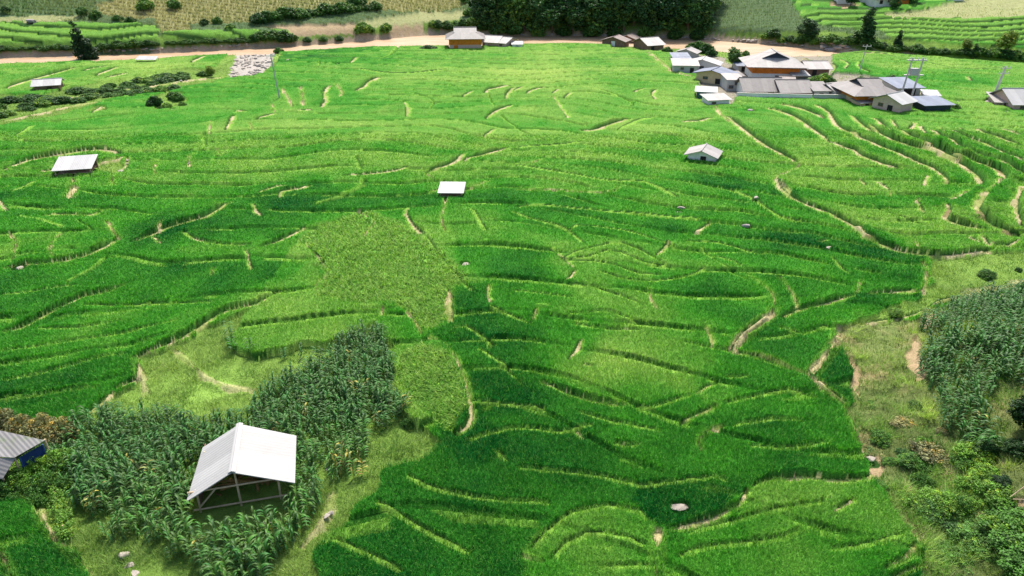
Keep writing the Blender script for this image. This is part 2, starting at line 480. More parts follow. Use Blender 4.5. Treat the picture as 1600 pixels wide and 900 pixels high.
def zone_at(x, y):
    wx = x + (vnoise(x, y, 1.6, 5) - .5) * 1.1; wy = y + (vnoise(x, y, 1.6, 6) - .5) * 1.1
    z = np.zeros(x.shape, int)
    yf = yfar(x); yn = ynear(x)
    far = y > yf
    z[far] = GMAIZE
    z[far & (x > 95)] = TERR
    z[far & (y < yf + 6)] = GRASS; z[far & (y < yf + 3.0) & (x < 100)] = SAND
    for k, poly in ZONES:
        p = np.array(poly); m = (wx > p[:, 0].min()) & (wx < p[:, 0].max()) & (wy > p[:, 1].min()) & (wy < p[:, 1].max())
        idx = np.nonzero(m)[0]
        if len(idx):
            ins = inpoly(wx[idx], wy[idx], poly); z[idx[ins]] = k
    z[(y > yn - .8) & (y <= yn + 3) & (x < 95)] = SAND
    z[(y > yn + 2) & (y < yf) & (yf - yn > 2)] = SAND
    return z

CAN = [None]; HOLES = []; BLD = []     # BLD: footprints kept clear of plants (cx, cy, half width, half depth, yaw)
def clear_of_buildings(x, y, pad=.3):
    m = np.ones(x.shape, bool)
    for cx, cy, hw, hd, yw in BLD:
        c, s = math.cos(-yw), math.sin(-yw); u = (x - cx) * c - (y - cy) * s; v = (x - cx) * s + (y - cy) * c
        m &= ~((abs(u) < hw + pad) & (abs(v) < hd + pad))
    return m
def terrain(x, y, want=False):
    """height of the ground with its terraces; with want also zone, masks of bare strips and of bunds with painted sunlit rims, and the band shade"""
    sh = x.shape; x = x.ravel().astype(float); y = y.ravel().astype(float)
    h = base(x, y)
    z = zone_at(x, y)
    bare = np.zeros(x.shape); bund_sunrim = np.zeros(x.shape); brown = np.zeros(x.shape)
    near_line = np.zeros(x.shape); dark_ground = np.zeros(x.shape); groove = np.zeros(x.shape)
    r = np.hypot(x, y)
    for kind, p in LN:
        s, reach, gap, bw = PAR[kind]
        sc_ = np.clip(np.hypot(*p[len(p) // 2]) / 80.0, .85, 1.5)
        s = s * min(sc_, 1.3); gap = gap * sc_; bw = bw * sc_
        m = (x > p[:, 0].min() - 9) & (x < p[:, 0].max() + 9) & (y > p[:, 1].min() - 9) & (y < p[:, 1].max() + 9)
        i = np.nonzero(m)[0]
        if not len(i): continue
        d, sd_, arc, tot = pl_dist(x[i], y[i], p)
        sz = np.clip(tot / (9 * sc_), .35, 1); s = s * sz; gap = gap * (.5 + .5 * sz)
        jit = (vnoise(x[i], y[i], 1.1, 77) - .5) * 1.3 * gap; patchy = .25 + vnoise(x[i], y[i], 2.2, 78) + .3 * vnoise(x[i], y[i], .8, 79)
        end = np.clip(np.minimum(arc, tot - arc) / min(2.5 * sc_, tot * .35 + .01), 0, 1)
        far_side = sd_ > 0
        up_ = far_side; low = ~up_; st = .0022 * y[i] + .02; step_kind = kind in 'SDLB'
        raise_ = np.where(up_, s * np.exp(-d / (reach * .5)), 0) * end * (.8 + .4 * vnoise(x[i], y[i], 1.7, 76))
        if step_kind:
            bwid = st + (gap + jit if kind in 'SL' else bw)
            onb = low & (d < bwid) & (end > .12)
            raise_ = raise_ + np.where(onb, (.38 + .16 * sstep(50, 90, y[i])) * np.clip(end * 2, 0, 1), 0)
            dark_ground[i] = np.maximum(dark_ground[i], (low & (d < st) & (end > .12)).astype(float))
            pale = onb & (d >= st) & ((patchy > .12) if kind != 'D' else (patchy > .85)) if kind != 'B' else np.zeros(d.shape, bool)
            lipm = onb & (d >= st) & ~pale
            bare[i] = np.maximum(bare[i], np.where(pale | (onb & (d < st)), 1.0, 0))
            groove[i] = np.maximum(groove[i], np.where(lipm, .92, 0))
            bund_sunrim[i] = np.maximum(bund_sunrim[i], np.where(lipm, 1.0, 0))
            bund_sunrim[i] = np.maximum(bund_sunrim[i], np.where(low & (d >= bwid) & (d < bwid + .26 * sc_) & (end > .2), .75, 0))  # sunlit rim painted onto the rice at the lower terrace's back edge
            if kind == 'L': brown[i] = np.maximum(brown[i], np.where(pale & (patchy < .8), 1, 0))
        else:
            raise_ = raise_ + .32 * np.exp(-(d / (gap * .8)) ** 2) * end
            g = (d - jit < gap * .6) & (end > .02) & (patchy > .1)
            bare[i] = np.maximum(bare[i], np.where(g, 1.0 if kind != 'G' else .6, 0))
            bund_sunrim[i] = np.maximum(bund_sunrim[i], np.where((d < gap + bw) & (end > .1), .35, 0))
        h[i] += raise_
        near_line[i] = np.maximum(near_line[i], np.exp(-d / 3.0) * end)
    # smaller bunds of the unnamed terraces, following the lie of the land
    F = (y * .19 + 1.9 * (fbm(x, y, 42, 51, 2) - .5) * 3 + x * .018 + .9 * (fbm(x, y, 13, 61, 2) - .5))
    F = np.where(x > 25, F + .02 * (x - 25), F)
    f = F - np.floor(F); band = np.floor(F)
    amp = (.45 + .55 * sstep(.28, .5, vnoise(x, y, 19, 71) + .12)) * (1 - .85 * near_line) * np.isin(z, [RICE, TERR])
    amp = amp * (1 - .55 * sstep(70, 125, y))
    amp = np.where(z == TERR, 1.6, amp)
    Ft = y * .22 + 1.6 * (fbm(x, y, 30, 81, 2) - .5) * 2
    tz = z == TERR
    f = np.where(tz, Ft - np.floor(Ft), f); band = np.where(tz, np.floor(Ft), band)
    h = h + .36 * amp * (1 - sstep(0.02, .95, f)) * sstep(0, .03, f)
    lip = (f > .925) * amp
    tb = (z == TERR) & (f < .16); dark_ground = np.maximum(dark_ground, tb); bare = np.maximum(bare, tb * .51)
    bund_sunrim = np.maximum(bund_sunrim, np.where((lip > .40) & (vnoise(x, y, 4, 91) > .2), .75 * np.clip(amp + .2, 0, 1), 0))  # rice edge below each step painted bright as sunlit leaves
    Gf = x * .052 + 1.5 * (fbm(x, y, 33, 91, 2) - .5) * 2 + y * .012; gf = abs(Gf - np.round(Gf)) / .052
    cross = (gf < .18 + .0012 * y) & (vnoise(x, y, 15, 93) > .52) & (z == RICE) & (near_line < .5)
    groove = np.maximum(groove, np.where(cross & (Gf > np.round(Gf)), .8, 0)); bund_sunrim = np.maximum(bund_sunrim, np.where(cross & (Gf < np.round(Gf)), .55, 0))
    groove = np.maximum(groove, np.where((f < .05) & np.isin(z, [RICE, TERR]), np.clip(amp * 1.2, 0, .9), 0))
    if not want: return h.reshape(sh)
    for hx, hy, hr in HOLES:
        dd = np.hypot(x - hx, (y - hy)); bare = np.maximum(bare, dd < hr); dark_ground = np.maximum(dark_ground, dd < hr)
    ok = clear_of_buildings(x, y, .2)
    tall = np.select([z == RICE, z == TERR, z == WEEDS, z == GMAIZE], [.46, .5, .38, .5], 0.0)
    can = tall * (1 - np.clip(bare * 1.4, 0, 1)) * (1 - groove) * ok * (.80 + .28 * vnoise(x, y, 1.4, 301) + .22 * vnoise(x, y, 4.5, 302))
    can = can + np.where(np.isin(z, [GRASS, SCRUB]), .25 * fbm(x, y, 1.1, 303) * (1 + 2.4 * (z == SCRUB) * vnoise(x, y, 2.1, 304)), 0) * (bare < .5)
    CAN[0] = can.reshape(sh)
    shade = hash2(band, np.zeros_like(band), 5) - .5
    return [a.reshape(sh) for a in (h, z, bare, bund_sunrim, brown, shade * np.clip(amp, 0, 1), dark_ground)]

# ------------------------------------------------------------------ scene helpers
def srgb(*c):
    f = lambda v: v / 12.92 if v <= .04045 else ((v + .055) / 1.055) ** 2.4
    return tuple(f(v / 255) for v in c)
class NT:
    def __init__(s, name):
        s.m = bpy.data.materials.new(name); s.m.use_nodes = True; s.t = s.m.node_tree; s.t.nodes.clear()
        s.out = s.n('ShaderNodeOutputMaterial')
    def n(s, typ, **kw):
        nd = s.t.nodes.new(typ)
        for k, v in kw.items(): setattr(nd, k, v)
        return nd
    def l(s, a, b): s.t.links.new(a, b)
    def mix(s, f, a, b, mode='MIX'):
        m = s.n('ShaderNodeMix', data_type='RGBA', blend_type=mode)
        for i, v in ((0, f), (6, a), (7, b)):
            if hasattr(v, 'links'): s.l(v, m.inputs[i])
            elif i == 0: m.inputs[0].default_value = v
            else: m.inputs[i].default_value = (*v[:3], 1)
        return m.outputs[2]
    def noise(s, scale, detail=4, coord=None, rough=.6):
        nz = s.n('ShaderNodeTexNoise'); nz.inputs['Scale'].default_value = scale; nz.inputs['Detail'].default_value = detail
        nz.inputs['Roughness'].default_value = rough
        if coord: s.l(coord, nz.inputs['Vector'])
        return nz.outputs['Fac']
    def ramp(s, f, a, b):
        m = s.n('ShaderNodeMapRange'); s.l(f, m.inputs[0]); m.inputs[1].default_value = a; m.inputs[2].default_value = b
        return m.outputs[0]
def M_plain(name, col, rough=.8, vary=.25, scale=3.0, bump=.15, metal=0.0, spec=.3, obj=True, dirt=None):
    k = NT(name); tc = k.n('ShaderNodeTexCoord'); co = tc.outputs['Object']
    f = k.noise(scale, 5, co); f2 = k.noise(scale * 7, 3, co)
    c = k.mix(k.ramp(f, .3, .7), [v * (1 - vary) for v in col], [min(1, v * (1 + vary)) for v in col])
    if dirt: c = k.mix(k.ramp(f2, .55, .75), c, dirt)
    p = k.n('ShaderNodeBsdfPrincipled'); k.l(c, p.inputs['Base Color']); p.inputs['Roughness'].default_value = rough
    p.inputs['Metallic'].default_value = metal; p.inputs['Specular IOR Level'].default_value = spec
    b = k.n('ShaderNodeBump'); b.inputs['Strength'].default_value = bump; b.inputs['Distance'].default_value = .05
    k.l(f2, b.inputs['Height']); k.l(b.outputs[0], p.inputs['Normal']); k.l(p.outputs[0], k.out.inputs[0])
    return k.m
def M_roof(name, col, rust=None, pitch=.22, rough=.55, vary=.15, stain=.5, axis='X'):
    """corrugated sheet: ribs as bump, streaks and stains as colour"""
    k = NT(name); tc = k.n('ShaderNodeTexCoord'); co = tc.outputs['UV']
    sx = k.n('ShaderNodeSeparateXYZ'); k.l(co, sx.inputs[0])
    wv = k.n('ShaderNodeMath', operation='SINE'); mu = k.n('ShaderNodeMath', operation='MULTIPLY'); k.l(sx.outputs[0], mu.inputs[0])
    mu.inputs[1].default_value = 6.283 / pitch; k.l(mu.outputs[0], wv.inputs[0])
    mp = k.n('ShaderNodeMapping'); k.l(co, mp.inputs[0]); mp.inputs['Scale'].default_value = (1.6, .25, 1)
    st = k.noise(1.3, 5, mp.outputs[0], .7); bl = k.noise(.9, 4, co)
    sh = k.n('ShaderNodeMath', operation='FLOOR'); m2 = k.n('ShaderNodeMath', operation='MULTIPLY'); k.l(sx.outputs[0], m2.inputs[0]); m2.inputs[1].default_value = 1.0
    k.l(m2.outputs[0], sh.inputs[0]); wn = k.n('ShaderNodeTexWhiteNoise', noise_dimensions='1D'); k.l(sh.outputs[0], wn.inputs['W'])
    c = k.mix(k.ramp(st, .3, .7), [v * (1 - vary) for v in col], [min(.95, v * (1 + vary)) for v in col])
    c = k.mix(wn.outputs['Value'], c, k.mix(1, c, (.80, .80, .81), 'MULTIPLY'))
    if rust:
        f = k.n('ShaderNodeMath', operation='MULTIPLY'); k.l(k.ramp(bl, .5, .72), f.inputs[0]); f.inputs[1].default_value = stain
        c = k.mix(f.outputs[0], c, rust)
    p = k.n('ShaderNodeBsdfPrincipled'); k.l(c, p.inputs['Base Color']); p.inputs['Roughness'].default_value = rough
    p.inputs['Specular IOR Level'].default_value = .35
    b = k.n('ShaderNodeBump'); b.inputs['Strength'].default_value = .4; b.inputs['Distance'].default_value = .015
    k.l(wv.outputs[0], b.inputs['Height']); k.l(b.outputs[0], p.inputs['Normal']); k.l(p.outputs[0], k.out.inputs[0])
    return k.m
def M_leaf(name, attr='col', trans=.3, rough=.6, tint=None, spec=.25):
    k = NT(name)
    a = k.n('ShaderNodeAttribute', attribute_name=attr); c = a.outputs['Color']
    if tint:
        oi = k.n('ShaderNodeObjectInfo'); c = k.mix(oi.outputs['Random'], k.mix(1, c, tint[0], 'MULTIPLY'), k.mix(1, c, tint[1], 'MULTIPLY'))
    p = k.n('ShaderNodeBsdfPrincipled'); k.l(c, p.inputs['Base Color']); p.inputs['Roughness'].default_value = rough
    p.inputs['Specular IOR Level'].default_value = spec
    t = k.n('ShaderNodeBsdfTranslucent'); k.l(k.mix(1, c, (1.0, 1.15, .5), 'MULTIPLY'), t.inputs[0])
    x = k.n('ShaderNodeMixShader'); x.inputs[0].default_value = trans
    k.l(p.outputs[0], x.inputs[1]); k.l(t.outputs[0], x.inputs[2]); k.l(x.outputs[0], k.out.inputs[0])
    return k.m
def mesh_np(name, V, loops, starts, mat, col=None, smooth=False, parent=None, mats=None):
    me = bpy.data.meshes.new(name); V = np.asarray(V, np.float32)
    me.vertices.add(len(V)); me.vertices.foreach_set('co', V.ravel())
    me.loops.add(len(loops)); me.loops.foreach_set('vertex_index', np.asarray(loops, np.int32))
    me.polygons.add(len(starts)); me.polygons.foreach_set('loop_start', np.asarray(starts, np.int32))
    me.update(calc_edges=True)
    if smooth: me.polygons.foreach_set('use_smooth', np.ones(len(starts), bool))
    if col is not None:
        a = me.color_attributes.new('col', 'FLOAT_COLOR', 'POINT')
        c = np.ones((len(V), 4), np.float32); c[:, :3] = col; a.data.foreach_set('color', c.ravel())
    me.materials.append(mat)
    o = bpy.data.objects.new(name, me); sc.collection.objects.link(o)
    if parent: o.parent = parent
    return o
def tag(o, label=None, cat=None, group=None, kind=None):
    if label: o['label'] = label
    if cat: o['category'] = cat
    if group: o['group'] = group
    if kind: o['kind'] = kind
    return o
def empty(name, loc, rz=0.0, label=None, cat=None, group=None):
    o = bpy.data.objects.new(name, None); o.empty_display_size = .3
    sc.collection.objects.link(o); o.location = loc; o.rotation_euler = (0, 0, rz)
    return tag(o, label, cat, group)
def copy_tree(o, loc, rz, scale=None, label=None, group=None):
    c = o.copy(); sc.collection.objects.link(c); c.location = loc; c.rotation_euler = (0, 0, rz)
    if scale is not None: c.scale = scale if hasattr(scale, '__len__') else (scale,) * 3
    if label: c['label'] = label
    if group: c['group'] = group
    for ch in list(o.children):
        d = ch.copy(); sc.collection.objects.link(d); d.parent = c
        for g in list(ch.children):
            e = g.copy(); sc.collection.objects.link(e); e.parent = d
    return c
class MB:
    """collects polygons (with uv in metres) and links them as one mesh"""
    def __init__(s): s.v = []; s.f = []; s.uv = []
    def face(s, pts, uvs=None):
        b = len(s.v); s.v += [tuple(p) for p in pts]; s.f.append(list(range(b, b + len(pts))))
        if uvs is None:
            p = [Vector(q) for q in pts]; u = (p[1] - p[0]).normalized(); n = u.cross(p[-1] - p[0]).normalized(); v = n.cross(u)
            uvs = [((q - p[0]).dot(u), (q - p[0]).dot(v)) for q in p]
        s.uv += uvs
    def box(s, x0, x1, y0, y1, z0, z1):
        c = [(x0, y0, z0), (x1, y0, z0), (x1, y1, z0), (x0, y1, z0), (x0, y0, z1), (x1, y0, z1), (x1, y1, z1), (x0, y1, z1)]
        for f in ((3, 2, 1, 0), (4, 5, 6, 7), (0, 1, 5, 4), (1, 2, 6, 5), (2, 3, 7, 6), (3, 0, 4, 7)): s.face([c[i] for i in f])
    def slab(s, pts, th=.06):
        """a flat panel given by its top outline (counter-clockwise from above), th thick"""
        p = [Vector(q) for q in pts]; n = (p[1] - p[0]).cross(p[-1] - p[0]).normalized(); q = [a - n * th for a in p]
        s.face(p); s.face(list(reversed(q)))
        for i in range(len(p)):
            j = (i + 1) % len(p); s.face([q[i], q[j], p[j], p[i]])
    def bar(s, a, b, r=.05, n=6, r2=None):
        a = Vector(a); b = Vector(b); d = (b - a).normalized(); u = d.orthogonal().normalized(); v = d.cross(u); r2 = r if r2 is None else r2
        A = [a + (u * math.cos(t) + v * math.sin(t)) * r for t in [2 * math.pi * i / n for i in range(n)]]
        B = [b + (u * math.cos(t) + v * math.sin(t)) * r2 for t in [2 * math.pi * i / n for i in range(n)]]
        for i in range(n):
            j = (i + 1) % n; s.face([A[i], A[j], B[j], B[i]])
        s.face(list(reversed(A))); s.face(B)
    def build(s, name, mat, parent=None):
        me = bpy.data.meshes.new(name); me.from_pydata(s.v, [], s.f)
        uv = me.uv_layers.new(name='UVMap'); uv.data.foreach_set('uv', [c for t in s.uv for c in t])
        me.materials.append(mat); o = bpy.data.objects.new(name, me); sc.collection.objects.link(o)
        if parent: o.parent = parent
        return o
def gz(x, y): return float(terrain(np.array([x]), np.array([y]))[0])
def at(px, py):
    x, y = P(px, py); return Vector((x, y, gz(x, y)))

# ------------------------------------------------------------------ ground sheet
T0 = np.array([.004, .108, .011]); T1 = np.array([.33, .48, .10]); LIP_SUNLIT = np.array([.26, .46, .065])  # last: colour of grassy bunds, also sunlight painted onto rice edges
def build_ground():
    ys = [10.0]
    while ys[-1] < 215: ys.append(ys[-1] * 1.0031 + .008)
    while ys[-1] < 560: ys.append(ys[-1] * 1.0075)
    ys = np.array(ys); nx = 1050
    u = np.linspace(-1, 1, nx); hw = ys * .80 + 14
    X = u[None, :] * hw[:, None]; Y = np.repeat(ys[:, None], nx, 1)
    h, z, bare, bund_sunrim, brown, shade, dark_ground = terrain(X, Y, True); dark_ground = dark_ground.ravel(); h = h + CAN[0]; cover = (CAN[0] / .4).ravel()
    x = X.ravel(); y = Y.ravel(); z = z.ravel(); bare = bare.ravel(); bund_sunrim = bund_sunrim.ravel(); brown = brown.ravel()
    tn = tone_at(x, y)
    PAL = {RICE: (.040, .17, .016), GRASS: (.15, .25, .045), SCRUB: (.13, .17, .05), SOIL: (.36, .27, .16), DRY: (.26, .25, .11),
           MEADOW: (.30, .31, .14), GRAVEL: (.37, .335, .30), SAND: (.38, .29, .20), MAIZE: (.10, .16, .07), WEEDS: (.10, .24, .03), TERR: (.04, .16, .02),
           YARD: (.27, .24, .19), GMAIZE: (.09, .14, .06)}
    C = np.zeros((len(x), 3))
    for k, c in PAL.items(): C[z == k] = c
    rr = (z == RICE) | (z == TERR)
    t2 = tn + shade.ravel() * .5 + (fbm(x, y, 9, 8) - .5) * .34 + (fbm(x, y, 2.4, 18, 2) - .5) * .30; t2 = np.where(z == TERR, .42 + shade.ravel() * .5, t2)
    cc = tone_col(t2) * .70; t = np.clip(cover, 0, 1)[:, None]; C[rr] = (C * .6 * (1 - t) + cc * t)[rr]
    wz = z == WEEDS; C[wz] = np.array([.16, .38, .05]) * (.8 + .4 * vnoise(x, y, .9, 56)[wz, None])
    n1 = fbm(x, y, 2.2, 15); n2 = fbm(x, y, 7, 25)
    soft = np.isin(z, [GRASS, SCRUB])
    C[soft] = C[soft] * (.55 + .9 * n2[soft, None])
    t = np.clip((n1 - .5) * 3, 0, 1) * .55; t = np.where(z == SCRUB, t, 0)[:, None]; C = C * (1 - t) + np.array([.36, .25, .14]) * t
    t = (bund_sunrim * .7)[:, None] * rr[:, None]; C = C * (1 - t) + LIP_SUNLIT * t  # grassy bunds, and the painted sunlit rim in the canopy colour
    gr = np.clip(bare * .95, 0, 1)[:, None]
    pc = np.where(n1[:, None] > .46, np.array([[.46, .39, .22]]), np.array([[.30, .33, .11]]))
    C = C * (1 - gr) + pc * gr
    t = brown[:, None] * .9; C = C * (1 - t) + np.where(n1[:, None] > .5, np.array([[.20, .16, .075]]), np.array([[.11, .17, .04]])) * t
    t = dark_ground[:, None]; C = C * (1 - t) + np.array([.025, .075, .012]) * t  # darker green at step feet, in terrace gaps and round boulders
    ny, nx_ = X.shape
    i = (np.arange(ny - 1)[:, None] * nx_ + np.arange(nx_ - 1)[None, :]).ravel()
    L = np.stack([i, i + 1, i + nx_ + 1, i + nx_], 1).ravel()
    k = NT('ground'); a = k.n('ShaderNodeAttribute', attribute_name='col'); geo = k.n('ShaderNodeNewGeometry')
    f = k.noise(1.4, 6, geo.outputs['Position'], .65); f2 = k.noise(9, 4, geo.outputs['Position'], .7)
    c = k.mix(1, a.outputs['Color'], k.mix(k.ramp(f, .25, .75), (.70, .72, .66), (1.25, 1.22, 1.25)), 'MULTIPLY')
    c = k.mix(1, c, k.mix(k.ramp(f2, .3, .7), (.75, .78, .72), (1.2, 1.18, 1.2)), 'MULTIPLY')
    p = k.n('ShaderNodeBsdfPrincipled'); k.l(c, p.inputs['Base Color']); p.inputs['Roughness'].default_value = .95; p.inputs['Specular IOR Level'].default_value = .1
    b = k.n('ShaderNodeBump'); b.inputs['Strength'].default_value = .8; b.inputs['Distance'].default_value = .12
    k.l(f2, b.inputs['Height']); k.l(b.outputs[0], p.inputs['Normal']); k.l(p.outputs[0], k.out.inputs[0])
    o = mesh_np('ground', np.stack([x, y, h.ravel()], 1), L, np.arange(len(i)) * 4, k.m, C, smooth=False)
    tag(o, kind='structure')
# river
def build_river():
    xs = np.linspace(-260, 150, 200); v = []; f = []
    yn = ynear(xs) - 4; yf = yfar(xs) + 4; wid = yfar(xs) - ynear(xs)
    V = []
    for i in range(len(xs)):
        if xs[i] > 100: break
        for t in np.linspace(0, 1, 6): V.append((xs[i], yn[i] * (1 - t) + yf[i] * t, -.75))
    n = len(V) // 6
    L = []
    for i in range(n - 1):
        for j in range(5): a = i * 6 + j; L += [a, a + 6, a + 7, a + 1]
    k = NT('river'); geo = k.n('ShaderNodeNewGeometry'); mp = k.n('ShaderNodeMapping'); k.l(geo.outputs['Position'], mp.inputs[0]); mp.inputs['Scale'].default_value = (.35, 1, 1)
    f = k.noise(.35, 5, mp.outputs[0], .6); f2 = k.noise(2.2, 4, mp.outputs[0], .6)
    c = k.mix(k.ramp(f, .35, .65), (.38, .235, .12), (.47, .33, .20))
    p = k.n('ShaderNodeBsdfPrincipled'); k.l(c, p.inputs['Base Color']); p.inputs['Roughness'].default_value = .45; p.inputs['Specular IOR Level'].default_value = .3
    b = k.n('ShaderNodeBump'); b.inputs['Strength'].default_value = .5; b.inputs['Distance'].default_value = .15
    k.l(f2, b.inputs['Height']); k.l(b.outputs[0], p.inputs['Normal']); k.l(p.outputs[0], k.out.inputs[0])
    tag(mesh_np('river', V, L, np.arange(len(L) // 4) * 4, k.m), kind='structure')
build_river()

# ------------------------------------------------------------------ blades: rice, grass, weeds, far maize, each one mass of leaves
def jgrid(y0, y1, sp_fn, wide=.80, extra=6):
    """jittered points over the valley with a spacing that grows with distance"""
    X = []; Y = []; y = y0
    while y < y1:
        s = sp_fn(y); hw = y * wide + extra; n = int(2 * hw / s)
        X.append(-hw + (np.arange(n) + rng.random(n)) * s); Y.append(y + (rng.random(n) - .5) * s * 1.3); y += s
    return np.concatenate(X), np.concatenate(Y)
def blades(name, x, y, z, H, nb, width, spread, lean, col, mat, seg=2, tipmix=None, jit=.22):
    """every tuft: nb blades from around one foot, leaning outward"""
    n = len(x); N = n * nb
    rep = lambda a: np.repeat(a, nb)
    ang = rng.random(N) * 6.283; rad = np.sqrt(rng.random(N)) * rep(spread)
    fx = rep(x) + np.cos(ang) * rad; fy = rep(y) + np.sin(ang) * rad; fz = rep(z)
    hh = rep(H) * (.72 + .5 * rng.random(N)); a2 = ang + (rng.random(N) - .5) * 2.0
    ln = rep(lean) * (.4 + 1.1 * rng.random(N)) * hh
    wa = a2 + 1.571 + (rng.random(N) - .5) * 1.4; wx = np.cos(wa) * rep(width) * .5; wy = np.sin(wa) * rep(width) * .5
    C = np.repeat(col, nb, 0) * (1 - jit + 2 * jit * rng.random(N))[:, None]
    if tipmix is not None: C = C * (1 - tipmix[0] * (rng.random(N) < tipmix[1])[:, None]) + np.array(tipmix[2]) * (tipmix[0] * (rng.random(N) < tipmix[1]))[:, None]
    if seg == 2:
        mx = fx + np.cos(a2) * ln * .35; my = fy + np.sin(a2) * ln * .35; mz = fz + hh * .62
        tx = fx + np.cos(a2) * ln; ty = fy + np.sin(a2) * ln; tz = fz + hh * .95
        V = np.stack([np.stack([fx - wx, fy - wy, fz - .05], 1), np.stack([fx + wx, fy + wy, fz - .05], 1), np.stack([mx + wx, my + wy, mz], 1), np.stack([mx - wx, my - wy, mz], 1), np.stack([tx, ty, tz], 1)], 1).reshape(-1, 3)
        b = np.arange(N)[:, None] * 5; L = np.concatenate([b + [0, 1, 2, 3], b + [3, 2, 4]], 1).ravel()
        st = (np.arange(N)[:, None] * 7 + [0, 4]).ravel(); C = np.repeat(C, 5, 0)
    else:
        tx = fx + np.cos(a2) * ln; ty = fy + np.sin(a2) * ln; tz = fz + hh
        V = np.stack([np.stack([fx - wx, fy - wy, fz - .05], 1), np.stack([fx + wx, fy + wy, fz - .05], 1), np.stack([tx, ty, tz], 1)], 1).reshape(-1, 3)
        L = np.arange(N * 3); st = np.arange(N) * 3; C = np.repeat(C, 3, 0)
    return V, L, st, C
class Mass:
    def __init__(s): s.V = []; s.L = []; s.S = []; s.C = []; s.nv = 0; s.nl = 0
    def add(s, V, L, st, C):
        s.V.append(V.astype(np.float32)); s.L.append(L + s.nv); s.S.append(st + s.nl); s.C.append(C.astype(np.float32)); s.nv += len(V); s.nl += len(L)
    def build(s, name, mat, label, cat):
        if not s.V: return
        o = mesh_np(name, np.concatenate(s.V), np.concatenate(s.L), np.concatenate(s.S), mat, np.concatenate(s.C)); tag(o, label, cat, kind='stuff'); return o
leafmat = M_leaf('leaves', trans=.28, rough=.6)
ricemat = M_leaf('rice_blades', trans=.30, rough=.55)
def tone_col(t):
    t = np.clip(t, 0, 1)[:, None]
    g = np.array([.060, .285, .020])
    return np.where(t < .36, T0 + (g - T0) * (t / .36), g + (T1 - g) * ((t - .36) / .64))
def build_plants():
    rice = Mass(); grass = Mass(); weeds = Mass(); maize = Mass()
    for y0, y1, k, nb, seg in ((24, 60, .0038, 10, 2), (60, 110, .0036, 8, 2), (110, 215, .0040, 6, 1), (215, 300, .0050, 5, 1)):
        x, y = jgrid(y0, y1, lambda d: max(.16, (d + 12) * k))
        h, z, bare, bund_sunrim, brown, shade, dark_ground = terrain(x, y, True); can = CAN[0]
        r = np.hypot(np.hypot(x, y), CH); ok = clear_of_buildings(x, y); tn = tone_at(x, y)
        tn = np.where(z == TERR, .42, tn)
        tn = tn + shade * .45 + (fbm(x, y, 9, 8) - .5) * .34 + (fbm(x, y, 2.4, 18, 2) - .5) * .30 + (rng.random(len(x)) - .5) * .06
        one = np.ones(len(x)); big = np.clip(r / 55, .8, 3.2)
        # rice
        m = ok & ((z == RICE) | (z == TERR)) & (bare < .5) & (can > .2)
        m &= ~((bund_sunrim > .5) & (rng.random(len(x)) < .25))
        i = np.nonzero(m)[0]
        c = tone_col(tn[i]) * 1.12; t = (bund_sunrim[i] * .65)[:, None]; c = c * (1 - t) + LIP_SUNLIT * t  # edge blades tinted towards the painted sunlit rim
        hh = (.27 + .12 * (vnoise(x[i], y[i], 1.5, 41) - .5)) * (1 + .2 * sstep(75, 45, r[i]))
        sp = np.maximum(.16, (y[i] + 12) * k)
        rice.add(*blades('r', x[i], y[i], h[i] + can[i] - .08, hh, nb, .026 * big[i], sp * .62, .55 * one[i], c, None, seg, (.5, .10, (.34, .50, .12)), jit=.22))
        # grass on knoll, banks, verges and on the bare strips' edges
        m = ok & (np.isin(z, [GRASS, SCRUB, MEADOW, YARD]) & (rng.random(len(x)) < np.where(z == YARD, .15, np.where(z == MEADOW, .7, np.where(z == SCRUB, .5, .85)))))
        m &= ~((bare > .5) & (rng.random(len(x)) < .85))
        i = np.nonzero(m)[0]
        v = fbm(x[i], y[i], 4, 28); v2 = fbm(x[i], y[i], 1.2, 29, 2)
        v = np.clip((v - .5) * 1.8 + .5 + (v2 - .5) * .5, 0, 1); c = np.array([.060, .21, .022]) * (1 - v[:, None]) + np.array([.31, .43, .10]) * v[:, None]
        c = np.where((z[i] == SCRUB)[:, None], (c * np.array([1.0, .92, .9])) * (.35 + 1.5 * np.clip(v2 * 1.6 - .3, 0, 1)[:, None]), c)
        c = np.where((z[i] == MEADOW)[:, None], np.array([.33, .37, .16]), c)
        hh = np.where(z[i] == SCRUB, .12 + .85 * v2 ** 2, .07 + .50 * v2 ** 2.2 + .12 * v)
        grass.add(*blades('g', x[i], y[i], h[i] + can[i] - .04, hh, nb, .035 * big[i], sp_(y[i], k) * .75, .9 * one[i], c, None, 1, (.5, .2, (.42, .42, .18))))
        # ragged grass tufts along the paths
        i = np.nonzero(ok & (bare > .5) & (z == RICE) & (rng.random(len(x)) < .22))[0]
        grass.add(*blades('g', x[i], y[i], h[i], .16 * one[i], nb, .03 * big[i], sp_(y[i], k) * .5, .9 * one[i], np.tile([.26, .36, .09], (len(i), 1)), None, 1, (.5, .2, (.42, .42, .18))))
        # weeds with broad light leaves
        i = np.nonzero(ok & (z == WEEDS) & (bare < .5))[0]
        v = rng.random(len(i)) * .7 + .5 * fbm(x[i], y[i], 3, 33) - .1
        c = np.array([.10, .29, .03]) * (1 - v[:, None]) + np.array([.36, .53, .10]) * v[:, None]
        weeds.add(*blades('w', x[i], y[i], h[i] + can[i] - .1, .25 + .2 * rng.random(len(i)), nb, .055 * big[i], sp_(y[i], k) * .6, .8 * one[i], c, None, seg, (.5, .12, (.42, .42, .14))))
    # maize fields over the river, sown in rows
    x, y = jgrid(185, 300, lambda d: .72, .85)
